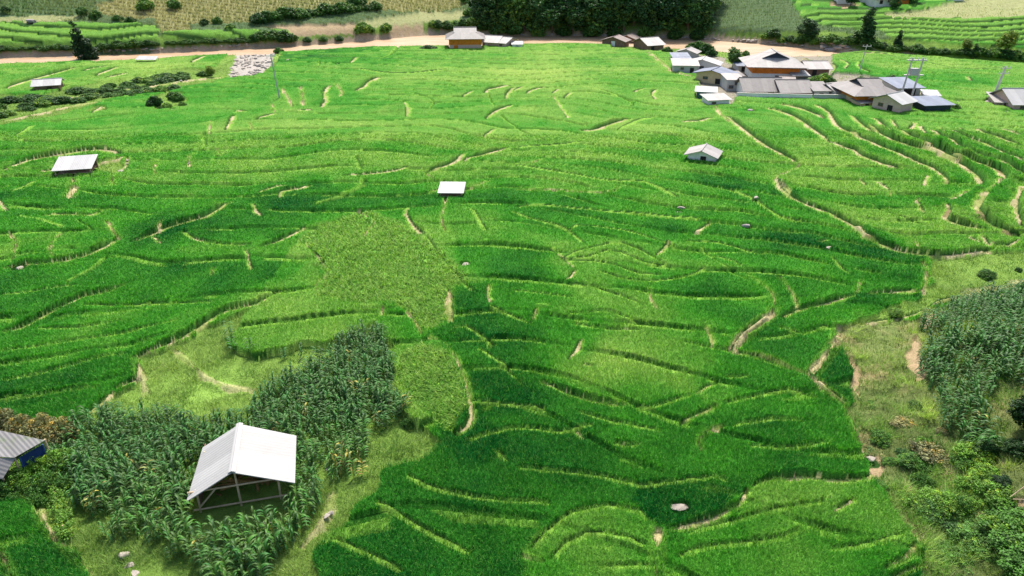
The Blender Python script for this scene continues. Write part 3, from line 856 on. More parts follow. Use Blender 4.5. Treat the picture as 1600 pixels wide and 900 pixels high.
    ang = .08 * np.sin(x / 60); row = (y + ang * x * .3 + x * .12); row_ = np.round(row / 2.1) * 2.1; y2 = y + (row_ - row) + (rng.random(len(x)) - .5) * .5
    h, z, *_r = terrain(x, y2, True)
    for kz, c0, c1, hh0 in ((DRY, (.20, .24, .075), (.44, .38, .20), .9), (GMAIZE, (.06, .15, .035), (.24, .27, .12), 1.15), (MAIZE, (.09, .19, .07), (.26, .28, .13), 1.1)):
        i = np.nonzero((z == kz) & (y2 < 300))[0]; v = np.clip(rng.random(len(i)) * .7 + 1.2 * (fbm(x[i], y2[i], 12, 44) - .35), 0, 1)[:, None]
        c = np.array(c0) * (1 - v) + np.array(c1) * v
        maize.add(*blades('m', x[i], y2[i], h[i], hh0 * np.ones(len(i)), 5, .13 * np.ones(len(i)), .22 * np.ones(len(i)), .35 * np.ones(len(i)), c, None, 1))
    rice.build('rice', ricemat, 'green rice plants filling the terraces of the valley floor', 'rice')
    grass.build('grass', leafmat, 'short yellow green grass on the knoll, paths and banks', 'grass')
    weeds.build('weeds', leafmat, 'light green leafy weeds and beans on the patch above the maize', 'weeds')
    maize.build('maize_field', leafmat, 'pale maize rows on the slopes across the river', 'maize field')
def sp_(y, k): return np.maximum(.16, (y + 12) * k)

# ------------------------------------------------------------------ materials of the built things
W_white = M_plain('white_render', srgb(228, 224, 216), .85, .10, .8, dirt=srgb(190, 182, 170))
W_grey = M_plain('grey_render', srgb(176, 174, 170), .85, .14, .8, dirt=srgb(140, 136, 130))
W_pink = M_plain('pink_brick', srgb(205, 172, 158), .9, .12, 2.0, dirt=srgb(175, 142, 128))
W_tan = M_plain('tan_render', srgb(205, 180, 140), .85, .12, .8, dirt=srgb(170, 145, 110))
W_wood = M_plain('weathered_boards', srgb(128, 100, 84), .85, .3, 1.5, dirt=srgb(90, 72, 60))
W_orange = M_plain('orange_timber', srgb(205, 116, 34), .7, .22, 1.5)
W_navy = M_plain('navy_sheet', srgb(42, 52, 66), .6, .15, 1.0)
W_teal = M_plain('teal_sheet', srgb(30, 92, 92), .6, .15, 1.0)
W_dark = M_plain('dark_opening', srgb(40, 38, 36), .8, .2, 1.0)
W_glass = M_plain('window_pane', srgb(70, 82, 90), .2, .1, 1.0, spec=.6)
W_frame = M_plain('window_frame', srgb(120, 92, 66), .7, .1)
W_pole = M_plain('timber_pole', srgb(188, 164, 132), .8, .2, 3.0)
W_conc = M_plain('concrete', srgb(188, 184, 176), .9, .12, 2.0)
W_blue = M_plain('blue_tarpaulin', srgb(44, 70, 120), .5, .15, 2.0)
W_black = M_plain('cable', srgb(60, 60, 62), .6, .1)
W_rust = M_plain('straw_heap', srgb(150, 118, 72), .95, .35, 4.0, bump=.8)
R_white = M_roof('white_sheet_roof', srgb(174, 172, 168), srgb(140, 134, 124), vary=.08, stain=.35)
R_near = M_roof('near_sheet_roof', srgb(170, 168, 164), srgb(140, 134, 126), pitch=.25, vary=.04, stain=.3)
R_sky = M_plain('worn_sheet', srgb(176, 173, 168), .6, .03, .8, .05)
R_pale = M_roof('pale_sheet_roof', srgb(160, 154, 148), srgb(120, 110, 100), vary=.08)
R_grey = M_roof('grey_tile_roof', srgb(122, 116, 112), srgb(88, 78, 70), vary=.12)
R_brown = M_roof('brown_grey_roof', srgb(130, 116, 108), srgb(100, 78, 64), vary=.14)
R_blue = M_roof('blue_grey_roof', srgb(108, 116, 134), srgb(140, 142, 148), vary=.08)
R_moss = M_roof('mossy_roof', srgb(118, 116, 114), srgb(80, 104, 42), pitch=.22, vary=.2, stain=.9)

def depth_of(v): return v.y * math.cos(PITCH) + (CH - v.z) * math.sin(PITCH)
def on_plane(px, py, z):
    a = (px - 800) / FPX; b = (450 - py) / FPX
    t = (z - CH) / (-math.sin(PITCH) + b * math.cos(PITCH))
    return Vector((a * t, (math.cos(PITCH) + b * math.sin(PITCH)) * t, z))

def roof_part(t, style, w, d, wh, rh, oh, mat, wallmat, tilt=0):
    m = MB(); a = w / 2 + oh; y0 = -oh; y1 = d + oh; ym = d / 2; k = rh / (d / 2 + oh)
    ze = wh - k * oh * 0 ; zr = wh + rh
    if style == 'gable':
        m.slab([(-a, y0, ze - .1), (a, y0, ze - .1), (a, ym, zr), (-a, ym, zr)], .07)
        m.slab([(a, y1, ze - .1), (-a, y1, ze - .1), (-a, ym, zr), (a, ym, zr)], .07)
        o = m.build('roof', mat, t)
        for sx in (-1, 1):
            g = MB(); x = sx * (w / 2 - .02); zz = zr - .16; e = wh - .02; A = [(x, 0, e), (x, d, e), (x, ym, zz)]; B = [(q[0] - sx * .1, q[1], q[2]) for q in A]
            g.face(A); g.face(B[::-1]); [g.face([A[i], B[i], B[(i + 1) % 3], A[(i + 1) % 3]]) for i in range(3)]
            g.build('gable_wall', wallmat, t)
        r = MB(); r.bar((-a, ym, zr + .02), (a, ym, zr + .02), .09, 6); r.build('ridge_cap', mat, o)
    elif style == 'shed':
        m.slab([(-a, y0, wh - .02), (a, y0, wh - .02), (a, y1, wh + rh), (-a, y1, wh + rh)], .07); m.build('roof', mat, t)
        for sx in (-1, 1):
            g = MB(); x = sx * (w / 2 - .02); A = [(x, 0, wh - .02), (x, d - .03, wh - .02), (x, d - .03, wh + rh - .12)]; B = [(q[0] - sx * .1, q[1], q[2]) for q in A]
            g.face(A); g.face(B[::-1]); [g.face([A[i], B[i], B[(i + 1) % 3], A[(i + 1) % 3]]) for i in range(3)]
            g.build('gable_wall', wallmat, t)
        g = MB(); g.face([(w / 2, d - .02, wh - .02), (-w / 2, d - .02, wh - .02), (-w / 2, d - .02, wh + rh - .12), (w / 2, d - .02, wh + rh - .12)])
        g.build('gable_wall', wallmat, t)
    else:   # hip or gablet
        b = d / 2 + oh; f = .95 if style == 'hip' else .55
        ux = max(.3, a - b * f * 1.0); uy = b * (1 - f); uz = wh + rh * f
        c = [(-a, ym - b, ze), (a, ym - b, ze), (a, ym + b, ze), (-a, ym + b, ze)]
        u = [(-ux, ym - uy, uz), (ux, ym - uy, uz), (ux, ym + uy, uz), (-ux, ym + uy, uz)]
        for i in range(4): j = (i + 1) % 4; m.slab([c[i], c[j], u[j], u[i]], .08)
        rx = ux + (.35 if style == 'gablet' else 0); zr = wh + rh
        m.slab([(-rx, ym - uy, uz), (rx, ym - uy, uz), (rx, ym, zr), (-rx, ym, zr)], .06)
        m.slab([(rx, ym + uy, uz), (-rx, ym + uy, uz), (-rx, ym, zr), (rx, ym, zr)], .06)
        o = m.build('roof', mat, t)
        if style == 'gablet':
            for sx in (-1, 1):
                g = MB(); x = sx * ux; A = [(x, ym - uy, uz), (x, ym + uy, uz), (x, ym, zr - .1)]; B = [(q[0] - sx * .08, q[1], q[2]) for q in A]
                g.face(A); g.face(B[::-1]); [g.face([A[i], B[i], B[(i + 1) % 3], A[(i + 1) % 3]]) for i in range(3)]
                g.build('gablet', W_navy, o)
        r = MB(); r.bar((-rx, ym, zr + .02), (rx, ym, zr + .02), .12, 6); r.build('ridge_cap', mat, o)
def opening(t, face, pos, wd, z0, hh, kind, w, d, mat=None):
    """a door or a window set on a wall: face f (front), l, r; pos runs along that wall from its left end, 0..1"""
    m = MB(); f = MB(); e = .05
    def place(mb, u0, u1, z0, z1, o0, o1):
        if face == 'f': mb.box(-w / 2 + u0, -w / 2 + u1, -o1, -o0, z0, z1)
        elif face == 'r': mb.box(w / 2 + o0, w / 2 + o1, u0, u1, z0, z1)
        else: mb.box(-w / 2 - o1, -w / 2 - o0, u0, u1, z0, z1)
    L = w if face == 'f' else d; u = pos * L
    if kind == 'door':
        place(m, u - wd / 2, u + wd / 2, z0, z0 + hh, .003, .05); o = m.build('door', mat or W_wood, t)
        place(f, u + wd / 2 - .18, u + wd / 2 - .1, z0 + hh * .45, z0 + hh * .55, .052, .09); f.build('handle', W_black, o)
    else:
        place(f, u - wd / 2, u + wd / 2, z0, z0 + .08, .003, .09); place(f, u - wd / 2, u + wd / 2, z0 + hh - .08, z0 + hh, .003, .07)
        place(f, u - wd / 2, u - wd / 2 + .07, z0 + .08, z0 + hh - .08, .003, .07); place(f, u + wd / 2 - .07, u + wd / 2, z0 + .08, z0 + hh - .08, .003, .07)
        place(f, u - .03, u + .03, z0 + .08, z0 + hh - .08, .02, .06)
        o = f.build('window', W_frame, t)
        place(m, u - wd / 2 + .07, u + wd / 2 - .07, z0 + .08, z0 + hh - .08, .003, .015); m.build('pane', mat or W_glass, o)
def house(name, label, px, py, wpx, d, hpx, rpx, yaw, style, wall, roof, oh=.5, ops=(), cat='house', band=None, group=None, sink=.3, wallh=0):
    p = at(px, py); s = depth_of(p) / FPX; w = wpx * s; wh = hpx * s; rh = rpx * s
    c, sn = math.cos(R(yaw)), math.sin(R(yaw))
    cs = [(c * u - sn * v, sn * u + c * v) for u in (-w / 2, w / 2) for v in (0, d)]
    x = p.x - (min(q[0] for q in cs) + max(q[0] for q in cs)) / 2; y = p.y - min(q[1] for q in cs)
    zs = [gz(x + c * u - sn * v, y + sn * u + c * v) for u in (-w / 2, 0, w / 2) for v in (0, d)]
    z = sorted(zs)[5]
    t = empty(name, (x, y, z), R(yaw), label, cat, group)
    m = MB(); m.box(-w / 2, w / 2, 0, d, -2.6, wh); m.build('wall', wall, t)
    if band: b = MB(); b.box(-w / 2 - .12, w / 2 + .12, -.12, d + .12, wh * band[0], wh * band[1]); b.build('upper_storey', band[2], t)
    roof_part(t, style, w, d, wh, rh, oh, roof, wall)
    for o in ops:
        face, pos, wd, z0, hh, kind = o[:6]; opening(t, face, pos, wd, z0 * wh, hh * wh, kind, w, d, o[6] if len(o) > 6 else None)
    BLD.append((x - sn * d / 2, y + c * d / 2, w / 2, d / 2, R(yaw)))
    return t
H = house
g_far = 'houses of the riverside hamlet'
H('timber_house', 'two storey orange timber house with wide grey hipped roof at the river edge', 726, 79, 50, 7.0, 17, 14, 4, 'gablet', W_pink, R_grey, 1.0,
  [('f', .2, 1.0, 0, .42, 'door', W_orange), ('f', .45, .9, .62, .22, 'window'), ('f', .75, .9, .62, .22, 'window'), ('r', .5, 1.2, .6, .25, 'window')], band=(.46, .96, W_orange))
H('cottage', 'low cottage with pale sheet roof and pink wall, next right of the orange timber house', 771, 75, 24, 6.0, 8, 7, -20, 'gable', W_pink, R_pale, .6, [('f', .3, .8, 0, .8, 'door', W_white)])
H('cottage', 'pink walled cottage with light grey gable roof, rightmost but one of the riverside row', 790, 76, 20, 6.0, 8, 6, -30, 'gable', W_pink, R_pale, .5, [('f', .6, .8, .35, .4, 'window')])
H('lean_to', 'tiny white lean-to at the right end of the cottages by the orange timber house', 808, 76, 16, 3.0, 6, 2, 0, 'shed', W_white, R_white, .2, [('f', .5, .7, 0, .8, 'door', W_grey)], cat='shed')
H('timber_shed', 'left one of the two joined brown timber sheds beside the river', 964, 74, 22, 6.0, 9, 6, 62, 'gable', W_wood, R_brown, .5, [('l', .5, 1.0, 0, .9, 'door', W_white)], cat='shed')
H('timber_shed', 'right one of the two joined brown timber sheds beside the river', 985, 73, 22, 6.0, 10, 6, 62, 'gable', W_wood, R_brown, .5, [('l', .5, 1.0, 0, .9, 'door', W_white)], cat='shed')
H('timber_barn', 'brown timber barn with pale worn roof and pink gable end near the river', 1017, 80, 28, 7.0, 9, 8, 22, 'gable', W_wood, R_pale, .5, [('f', .3, .9, 0, .8, 'door', W_dark), ('r', .5, .9, .3, .5, 'window')], cat='barn')
H('village_house', 'small white walled house with pale gable roof at the back left of the village', 1078, 91, 20, 4.5, 8, 5, 60, 'gable', W_grey, R_pale, .5, [('l', .5, .8, .3, .5, 'window')])
H('lean_to', 'blue grey lean-to roof on the far left edge of the village', 1066, 101, 24, 5.0, 8, 4, 0, 'shed', W_grey, R_blue, .4, [('f', .3, .8, .2, .5, 'window')], cat='shed')
H('village_house', 'white sheet roofed long house between the small back house and the tan house', 1103, 113, 28, 7.0, 11, 7, 68, 'gable', W_white, R_white, .5, [('l', .5, .9, .3, .4, 'window'), ('f', .3, .9, .3, .4, 'window')])
H('village_house', 'low grey rendered house with flat pale roof and round opening, left front of the village', 1073, 117, 38, 5.0, 12, 4, -6, 'shed', W_grey, R_pale, .3, [('f', .35, .7, .45, .3, 'window'), ('f', .75, .8, 0, .7, 'door', W_dark)])
H('village_house', 'tan walled house with blue grey gable roof in the left of the village', 1123, 134, 30, 6.5, 15, 6, 55, 'gable', W_tan, R_blue, .7, [('l', .3, 1.0, 0, .55, 'door', W_dark), ('f', .3, 1.0, .3, .3, 'window'), ('l', .7, 1.0, .35, .3, 'window')])
H('outbuilding', 'small shed with white roof and teal side, lowest left corner of the village', 1106, 156, 28, 3.2, 11, 2, -14, 'shed', W_teal, R_white, .4, [('f', .4, 1.0, 0, .6, 'door', W_navy)], cat='shed')
H('outbuilding', 'whitewashed shed with grey sheet roof at the head of the field path', 1121, 168, 34, 3.0, 11, 3, 10, 'shed', W_white, R_pale, .4, [('f', .25, .8, .4, .3, 'window')], cat='shed')
H('open_shed', 'blue grey roofed open shed left of the great white grey house', 1166, 112, 26, 5.0, 9, 3, 0, 'shed', W_conc, R_blue, .5, [('f', .5, 2.2, 0, .8, 'door', W_dark)], cat='shed')
H('grey_house', 'plain grey concrete house with flat roof behind the tan house', 1148, 142, 26, 5.0, 17, 2, 0, 'shed', W_grey, R_pale, .2, [('f', .6, 1.0, .5, .3, 'window'), ('f', .25, .9, .2, .3, 'window')])
H('long_house', 'long grey roofed house along the white wall, left half of the row', 1192, 152, 58, 6.0, 10, 15, 0, 'gable', W_white, R_grey, .6, [('f', .2, 1.0, .3, .4, 'window'), ('f', .7, 1.0, .3, .4, 'window')])
H('long_house', 'grey roofed house with brown underside in the middle of the row by the white wall', 1243, 154, 44, 6.5, 10, 13, 0, 'gable', W_wood, R_grey, .6, [('f', .3, 1.0, 0, .7, 'door', W_dark), ('f', .7, 1.0, .3, .4, 'window')])
H('outbuilding', 'small grey roofed outbuilding at the right end of the long row', 1282, 154, 24, 4.0, 12, 7, 0, 'shed', W_grey, R_grey, .3, [('f', .5, .8, .3, .4, 'window')], cat='shed')
H('great_house', 'great house with tall pale hipped roof, dark gablet and orange timber upper floor', 1214, 127, 62, 9.0, 22, 19, 84, 'gablet', W_white, R_pale, 1.5,
  [('l', .2, .9, .15, .22, 'window'), ('l', .45, .9, .15, .22, 'window'), ('l', .3, 1.0, .62, .2, 'window'), ('l', .7, 1.0, .62, .2, 'window'), ('r', .5, 1.0, .6, .2, 'window')], band=(.5, .86, W_orange))
H('annex', 'brown timber annex with pale roof right of the great house', 1278, 119, 32, 6.0, 12, 7, 0, 'gable', W_wood, R_pale, .6, [('f', .3, .9, 0, .8, 'door', W_dark)], cat='house')
H('glass_porch', 'grey glazed porch in front of the great house', 1250, 130, 24, 3.0, 12, 3, 0, 'shed', W_grey, R_pale, .3, [('f', .2, 1.0, .2, .6, 'window'), ('f', .5, 1.0, .2, .6, 'window'), ('f', .8, 1.0, .2, .6, 'window')], cat='porch')
H('farmhouse', 'wide farmhouse with big weathered grey hipped roof and brown timber front', 1366, 166, 64, 9.0, 17, 17, 3, 'gablet', W_tan, R_grey, 1.2,
  [('f', .15, 1.0, .15, .3, 'window'), ('f', .5, 1.0, 0, .45, 'door', W_wood)], band=(.55, .95, W_orange))
H('open_shed', 'bluish grey lean-to under the twin power poles right of the farmhouse', 1418, 150, 36, 6.0, 13, 5, 4, 'shed', W_conc, R_blue, .6, [('f', .5, 2.4, 0, .8, 'door', W_dark)], cat='shed')
H('tin_shed', 'patched tin shed between the long row and the farmhouse', 1318, 155, 40, 6.0, 11, 7, 14, 'gable', W_grey, R_pale, .3, [('f', .4, 1.0, .1, .6, 'door', W_dark)], cat='shed')
H('brick_house', 'pink brick house with bright white gable roof at the lower right of the village', 1405, 181, 34, 5.0, 18, 10, 33, 'gable', W_pink, R_white, .6, [('l', .35, .9, .05, .6, 'door', W_dark), ('l', .7, .9, .4, .3, 'window')])
H('dark_shed', 'navy sheet shed with pale grey flat roof beside the pink brick house', 1462, 178, 44, 4.2, 12, 4, 8, 'shed', W_navy, R_blue, .5, [('f', .12, 1.0, 0, .8, 'door', W_navy), ('r', .5, .9, .3, .4, 'window', W_white)], cat='shed')
H('outbuilding', 'little white roofed outbuilding behind the navy shed', 1459, 160, 20, 3.0, 9, 3, -14, 'shed', W_grey, R_white, .3, [('f', .5, .7, 0, .8, 'door', W_dark)], cat='shed')
H('lean_to', 'pale roofed lean-to at the right margin, left of the white roofed house', 1576, 170, 26, 4.5, 8, 6, -14, 'shed', W_pink, R_pale, .5, [('f', .6, 1.0, .1, .7, 'door', W_dark)], cat='shed')
H('brick_house', 'pink house with white sheet roof cut by the right edge of the photo', 1606, 174, 50, 7.0, 10, 17, 0, 'gable', W_pink, R_white, .6, [('f', .3, .9, .2, .5, 'window')])
H('outbuilding', 'tiny grey shed in the gap between the tan house and the long row', 1152, 128, 16, 3.0, 9, 3, 10, 'shed', W_grey, R_grey, .3, [('f', .5, .7, 0, .7, 'door', W_dark)], cat='shed')
H('outbuilding', 'small brown roofed shed just behind the roof of the middle long house', 1232, 136, 20, 3.0, 10, 4, -8, 'gable', W_wood, R_brown, .3, [('f', .5, .7, 0, .7, 'door', W_dark)], cat='shed')
H('outbuilding', 'small pale shed in front of the farmhouse, left of the pink brick house', 1352, 170, 22, 2.6, 8, 2, 12, 'shed', W_tan, R_pale, .25, [('f', .5, .7, 0, .8, 'door', W_dark)], cat='shed')
H('outbuilding', 'narrow rusty roofed shed right behind the tin shed', 1306, 146, 18, 3.0, 9, 4, 20, 'gable', W_grey, R_brown, .3, [('f', .5, .7, 0, .7, 'door', W_dark)], cat='shed')
# across the river, top right
H('village_house', 'white house among trees at the top edge above the right terraces', 1320, 7, 24, 7.0, 9, 8, 0, 'gable', W_white, R_pale, .6, [('f', .5, 1.0, .2, .5, 'window')])
H('farmhouse', 'grey roofed farmhouse across the river at the top right', 1378, 15, 36, 7.0, 7, 9, 14, 'gable', W_white, R_grey, .8, [('f', .3, 1.0, 0, .8, 'door', W_dark), ('f', .7, 1.0, .3, .5, 'window')])
H('timber_house', 'orange timber house at the top right across the river', 1412, 10, 26, 7.0, 10, 10, -18, 'gable', W_orange, R_pale, .6, [('f', .3, 1.0, 0, .6, 'door', W_white), ('f', .75, 1.0, .2, .4, 'window')])
H('cottage', 'small white cottage at the top edge above the pale meadow', 1492, 2, 24, 5.0, 6, 6, 0, 'gable', W_white, R_grey, .4, [('f', .5, 1.0, 0, .7, 'door', W_dark)])
# out in the fields
H('field_hut', 'old timber hut with pale roof among shrubs by the left gully', 66, 145, 34, 4.0, 10, 6, 20, 'gable', W_wood, R_white, .5, [('f', .6, .9, .3, .4, 'window', W_dark), ('l', .5, .9, 0, .8, 'door', W_dark)], cat='hut')
H('field_hut', 'white walled stone roofed hut with a dark door in the right fields', 1103, 260, 34, 3.6, 13, 8, 66, 'gable', W_white, R_pale, .5, [('l', .42, .75, 0.02, .85, 'door', W_dark)], cat='hut')

def wall_run(px0, py0, px1, py1, h, mat, label):
    a = at(px0, py0); b = at(px1, py1); t = empty('compound_wall', a, 0, label, 'wall')
    m = MB(); d = Vector((b.x - a.x, b.y - a.y, 0)); n = Vector((-d.y, d.x, 0)).normalized() * .09
    dz = b.z - a.z
    p = [(-n.x, -n.y), (d.x - n.x, d.y - n.y), (d.x + n.x, d.y + n.y), (n.x, n.y)]; zz = [0, dz, dz, 0]
    lo = [(q[0], q[1], z - .6) for q, z in zip(p, zz)]; hi = [(q[0], q[1], z + h) for q, z in zip(p, zz)]
    m.face(hi); [m.face([lo[i], lo[(i + 1) % 4], hi[(i + 1) % 4], hi[i]]) for i in range(4)]
    m.build('wall_panel', mat, t)
    k = MB(); n2 = n * 1.5
    p = [(-n2.x, -n2.y), (d.x - n2.x, d.y - n2.y), (d.x + n2.x, d.y + n2.y), (n2.x, n2.y)]
    lo = [(q[0], q[1], z + h + .002) for q, z in zip(p, zz)]; hi = [(q[0], q[1], z + h + .09) for q, z in zip(p, zz)]
    k.face(hi); [k.face([lo[i], lo[(i + 1) % 4], hi[(i + 1) % 4], hi[i]]) for i in range(4)]
    k.build('coping', W_conc, t)
wall_run(1150, 154, 1268, 157, 1.0, W_white, 'low whitewashed wall in front of the long grey roofed row')
wall_run(1270, 157.5, 1340, 158.5, 1.1, W_grey, 'grey wall running from the row to the farmhouse')

def roof_hut(label, px, py, wpx, d, hfront, hback, yaw, mat, boards=True, name='field_shelter'):
    """a mono-pitch shelter on posts"""
    p = at(px, py); s = depth_of(p) / FPX; w = wpx * s
    t = empty(name, p, R(yaw), label, 'shelter')
    m = MB(); m.slab([(-w / 2 - .3, -.4, hfront), (w / 2 + .3, -.4, hfront), (w / 2 + .3, d + .3, hback), (-w / 2 - .3, d + .3, hback)], .06); m.build('roof', mat, t)
    for x in (-w / 2, w / 2):
        for y, hh in ((0, hfront), (d, hback)):
            q = MB(); q.bar((x, y, -.4), (x, y, hh - .02), .06); q.build('post', W_pole, t)
    b = MB(); b.bar((-w / 2 - .2, 0, hfront * .42), (w / 2 + .2, 0, hfront * .42), .04); b.bar((-w / 2 - .2, 0, hfront * .93), (w / 2 + .2, 0, hfront * .93), .05); b.build('rail', W_pole, t)
    if boards:
        k = MB(); k.box(-w / 2, w / 2, d - .05, d, 0, hback * .8); k.build('back_wall', W_wood, t)
        k = MB(); k.box(-w / 2 + .1, w / 2 - .1, .25, d - .1, .3, .4); k.build('floor_boards', W_wood, t)
    BLD.append((p.x - math.sin(R(yaw)) * d / 2, p.y + math.cos(R(yaw)) * d / 2, w / 2, d / 2, R(yaw)))
    return t
roof_hut('open field shelter with tilted bright white roof on the left terraces', 117, 279, 50, 3.4, 1.05, 1.75, 14, R_white)
roof_hut('small square white roofed shelter on posts in the middle of the fields', 705, 314, 33, 2.4, 1.0, 1.35, -2, R_white)
def flat_lean():
    p = at(233, 99); t = empty('low_shelter', p, 0, 'low white sheet roof lying near the river bank, left of the gravel fan', 'shelter')
    m = MB(); m.slab([(-2.3, -1.5, 1.05), (2.2, -1.2, .95), (2.0, .9, 1.4), (-2.4, .9, 1.5)], .06); m.build('roof', R_white, t)
    for x in (-2.1, 2.0):
        for y in (-1.1, .8): q = MB(); q.bar((x, y, -.3), (x, y, 1.0), .06); q.build('post', W_pole, t)
flat_lean()

# ------------------------------------------------------------------ the big white roofed barn in the maize
def near_barn():
    p = at(378, 792); t = empty('open_barn', p, R(13), 'open timber barn with big bright white gable roof standing in the maize', 'barn')
    zr = 3.0; ze = 1.5; L = 3.8; f = -.55
    m = MB()
    m.slab([(0, f, zr), (0, L, zr), (-2.35, L + .1, ze + .08), (-2.62, f, ze - .05)], .05)
    m.slab([(3.15, f, ze + .12), (3.1, L - .1, ze + .15), (0, L, zr), (0, f, zr)], .05)
    ro = m.build('roof', R_near, t)
    k = MB(); k.slab([(-.2, f - .02, zr + .02), (.0, f - .02, zr + .10), (.0, L + .03, zr + .10), (-.2, L + .03, zr + .02)], .03)
    k.slab([(.0, f - .02, zr + .10), (.2, f - .02, zr + .02), (.2, L + .03, zr + .02), (.0, L + .03, zr + .10)], .03)
    k.build('ridge_cap', R_white, ro)
    for x, hh in ((-2.2, 1.72), (0, 2.93), (2.15, 1.9)):
        for y in (0, L - .5): q = MB(); q.bar((x, y, -.6), (x + (.06 if x else 0), y, hh), .075, 6, .06); q.build('post', W_pole, t)
    for nm, a, b in (('tie_beam', (-2.6, -.06, 1.62), (2.6, -.06, 1.72)), ('ground_rail', (-2.5, -.05, .32), (2.6, -.05, .42)), ('rafter', (-2.4, -.05, 1.45), (0, -.05, 2.9)), ('rafter', (2.9, -.05, 1.6), (0, -.05, 2.9)),
                     ('purlin', (-2.1, -.4, 1.6), (-2.1, L, 1.62)), ('purlin', (2.2, -.4, 1.85), (2.2, L, 1.88)), ('brace', (-2.2, .0, .4), (-1.1, .05, 1.62))):
        q = MB(); q.bar(a, b, .055); q.build(nm, W_pole, t)
    q = MB()
    for i in range(16): x = -2.25 + i * .285; q.box(x, x + .26, L - .5, L - .46, -.3, min(2.0 + .02 * (i % 3), 2.78 - 1.5 * abs(x) / 2.4))
    q.build('back_wall', W_wood, t)
    q = MB()
    for i in range(14): y = .3 + i * .29; q.box(-2.28, -2.24, y, y + .26, -.3, 1.5 + .03 * (i % 2))
    q.build('side_wall', W_wood, t)
    BLD.append((p.x - math.sin(R(13)) * 2.2, p.y + math.cos(R(13)) * 2.2, 2.3, 2.2, R(13)))
    BLD.append((p.x + math.sin(R(13)) * .9, p.y - math.cos(R(13)) * .9, 2.2, .7, R(13)))
    h = MB(); rr = random.Random(4)
    for i in range(60):
        a = rr.uniform(-1.7, 1.8); b = rr.uniform(1.2, 3.6); z0 = rr.uniform(0, .9); an = rr.uniform(0, 3.14); l = rr.uniform(.4, .9)
        h.bar((a - l * math.cos(an), b - l * math.sin(an) * .6, z0), (a + l * math.cos(an), b + l * math.sin(an) * .6, z0 + rr.uniform(-.2, .3)), rr.uniform(.05, .12), 5)
    o = h.build('straw_heap', W_rust); o.location = p; o.rotation_euler = (0, 0, R(13)); tag(o, 'brown heap of straw and sticks inside the white roofed open barn', 'heap')
near_barn()
def left_barn():
    g = at(20, 745); t = empty('mossy_shed', g, 0, 'grey corrugated shed with mossy roof half outside the left edge', 'shed')
    z1, z2, z3 = g.z + 3.0, g.z + 2.2, g.z + 1.5
    A = [on_plane(22, 715, z2), on_plane(70, 688, z2 + .15), on_plane(-20, 668, z1), on_plane(-120, 706, z1)]
    B = [on_plane(4, 748, z3), on_plane(24, 716, z2 - .1), on_plane(-90, 712, z1 - .1), on_plane(-110, 752, z2 - .2)]
    off = Vector(g)
    m = MB(); m.slab([q - off for q in A], .05); m.build('roof', R_moss, t)
    m = MB(); m.slab([q - off for q in B], .05); m.build('lower_roof', R_moss, t)
    tp = [on_plane(28, 714, z2 - .1) - off, on_plane(64, 694, z2) - off]
    m = MB(); lo = [Vector((q.x, q.y + .1, q.z - .95)) for q in tp]; hi = [Vector((q.x, q.y + .1, q.z - .1)) for q in tp]
    m.face([lo[0], lo[1], hi[1], hi[0]]); m.face([lo[1], lo[0], hi[0], hi[1]]); 
    for u in (0, 1): m.bar(lo[u], hi[u], .05)
    m.build('tarpaulin', W_blue, t)
    for q in (A[0], A[1], A[2], B[0]):
        m = MB(); e = q - off; m.bar((e.x - .15, e.y + .2, -.6), (e.x - .15, e.y + .2, e.z - .08), .06); m.build('post', W_pole, t)
    m = MB(); e = A[0] - off; f = B[0] - off; m.box(-6.5, f.x - .3, f.y + .9, f.y + 1.0, -.5, 1.6); m.build('back_wall', W_wood, t)
left_barn()

# ------------------------------------------------------------------ poles and cables
def pole(px, py, h, lean, label, r=.16, mat=W_conc, arms=1, thin=False):
    p = at(px, py); t = empty('utility_pole', p, 0, label, 'utility pole')
    top = Vector((lean * h, 0, h)); m = MB(); m.bar((0, 0, -.5), top, r, 8, r * .65); m.build('pole', mat, t)
    for k in range(arms):
        z = h - .35 - k * .9; c = Vector((lean * z, 0, z)); m = MB(); m.box(c.x - .9, c.x + .9, -.22, -.12, z - .06, z + .06); a = m.build('crossarm', W_conc, t)
        m = MB()
        for u in (-.8, 0, .8): m.bar((c.x + u, -.17, z + .06), (c.x + u, -.17, z + .32), .06, 6)
        m.build('insulators', W_white, a)
    return p + top
tp1 = pole(438, 158, 8.2, -.07, 'tall thin grey power pole standing alone in the upper left fields', .15, W_grey)
tp2 = pole(1341, 117, 6.0, .09, 'slim pole behind the annex of the great house', .12)
tp3 = pole(1551, 153, 5.6, .13, 'pale concrete pole leaning right in the fields near the right edge', .28, W_conc, 2)
def twin():
    p = at(1416, 152); t = empty('transformer_pole', p, 0, 'twin white concrete poles with platform at the right end of the village', 'transformer pole')
    for x in (-1.1, .9):
        m = MB(); m.bar((x, 0, -.5), (x + .55, 0, 7.0), .2, 8, .13); m.build('pole', W_conc, t)
    for z in (4.0, 6.6): m = MB(); m.box(-1.4, 2.1, -.25, .25, z - .08, z + .08); m.build('crossarm', W_conc, t)
    m = MB(); m.box(-.4, .9, -.4, .4, 4.1, 5.2); m.build('transformer', W_grey, t)
    m = MB()
    for x in (-1.0, -.3, .5, 1.2, 1.8): m.bar((x, 0, 6.68), (x, 0, 7.05), .08, 6)
    m.build('insulators', W_white, t); return p + Vector((.4, 0, 6.9))
tp4 = twin()
def cable(a, b, sag, label):
    m = MB(); pts = [a.lerp(b, i / 20) - Vector((0, 0, sag * 4 * (i / 20) * (1 - i / 20))) for i in range(21)]
    for i in range(20): m.bar(pts[i], pts[i + 1], .018, 4)
    tag(m.build('power_cable', W_black), label, 'cable')
cable(tp1, tp2, 2.0, 'thin power cable crossing the upper fields from the lone pole to the village')
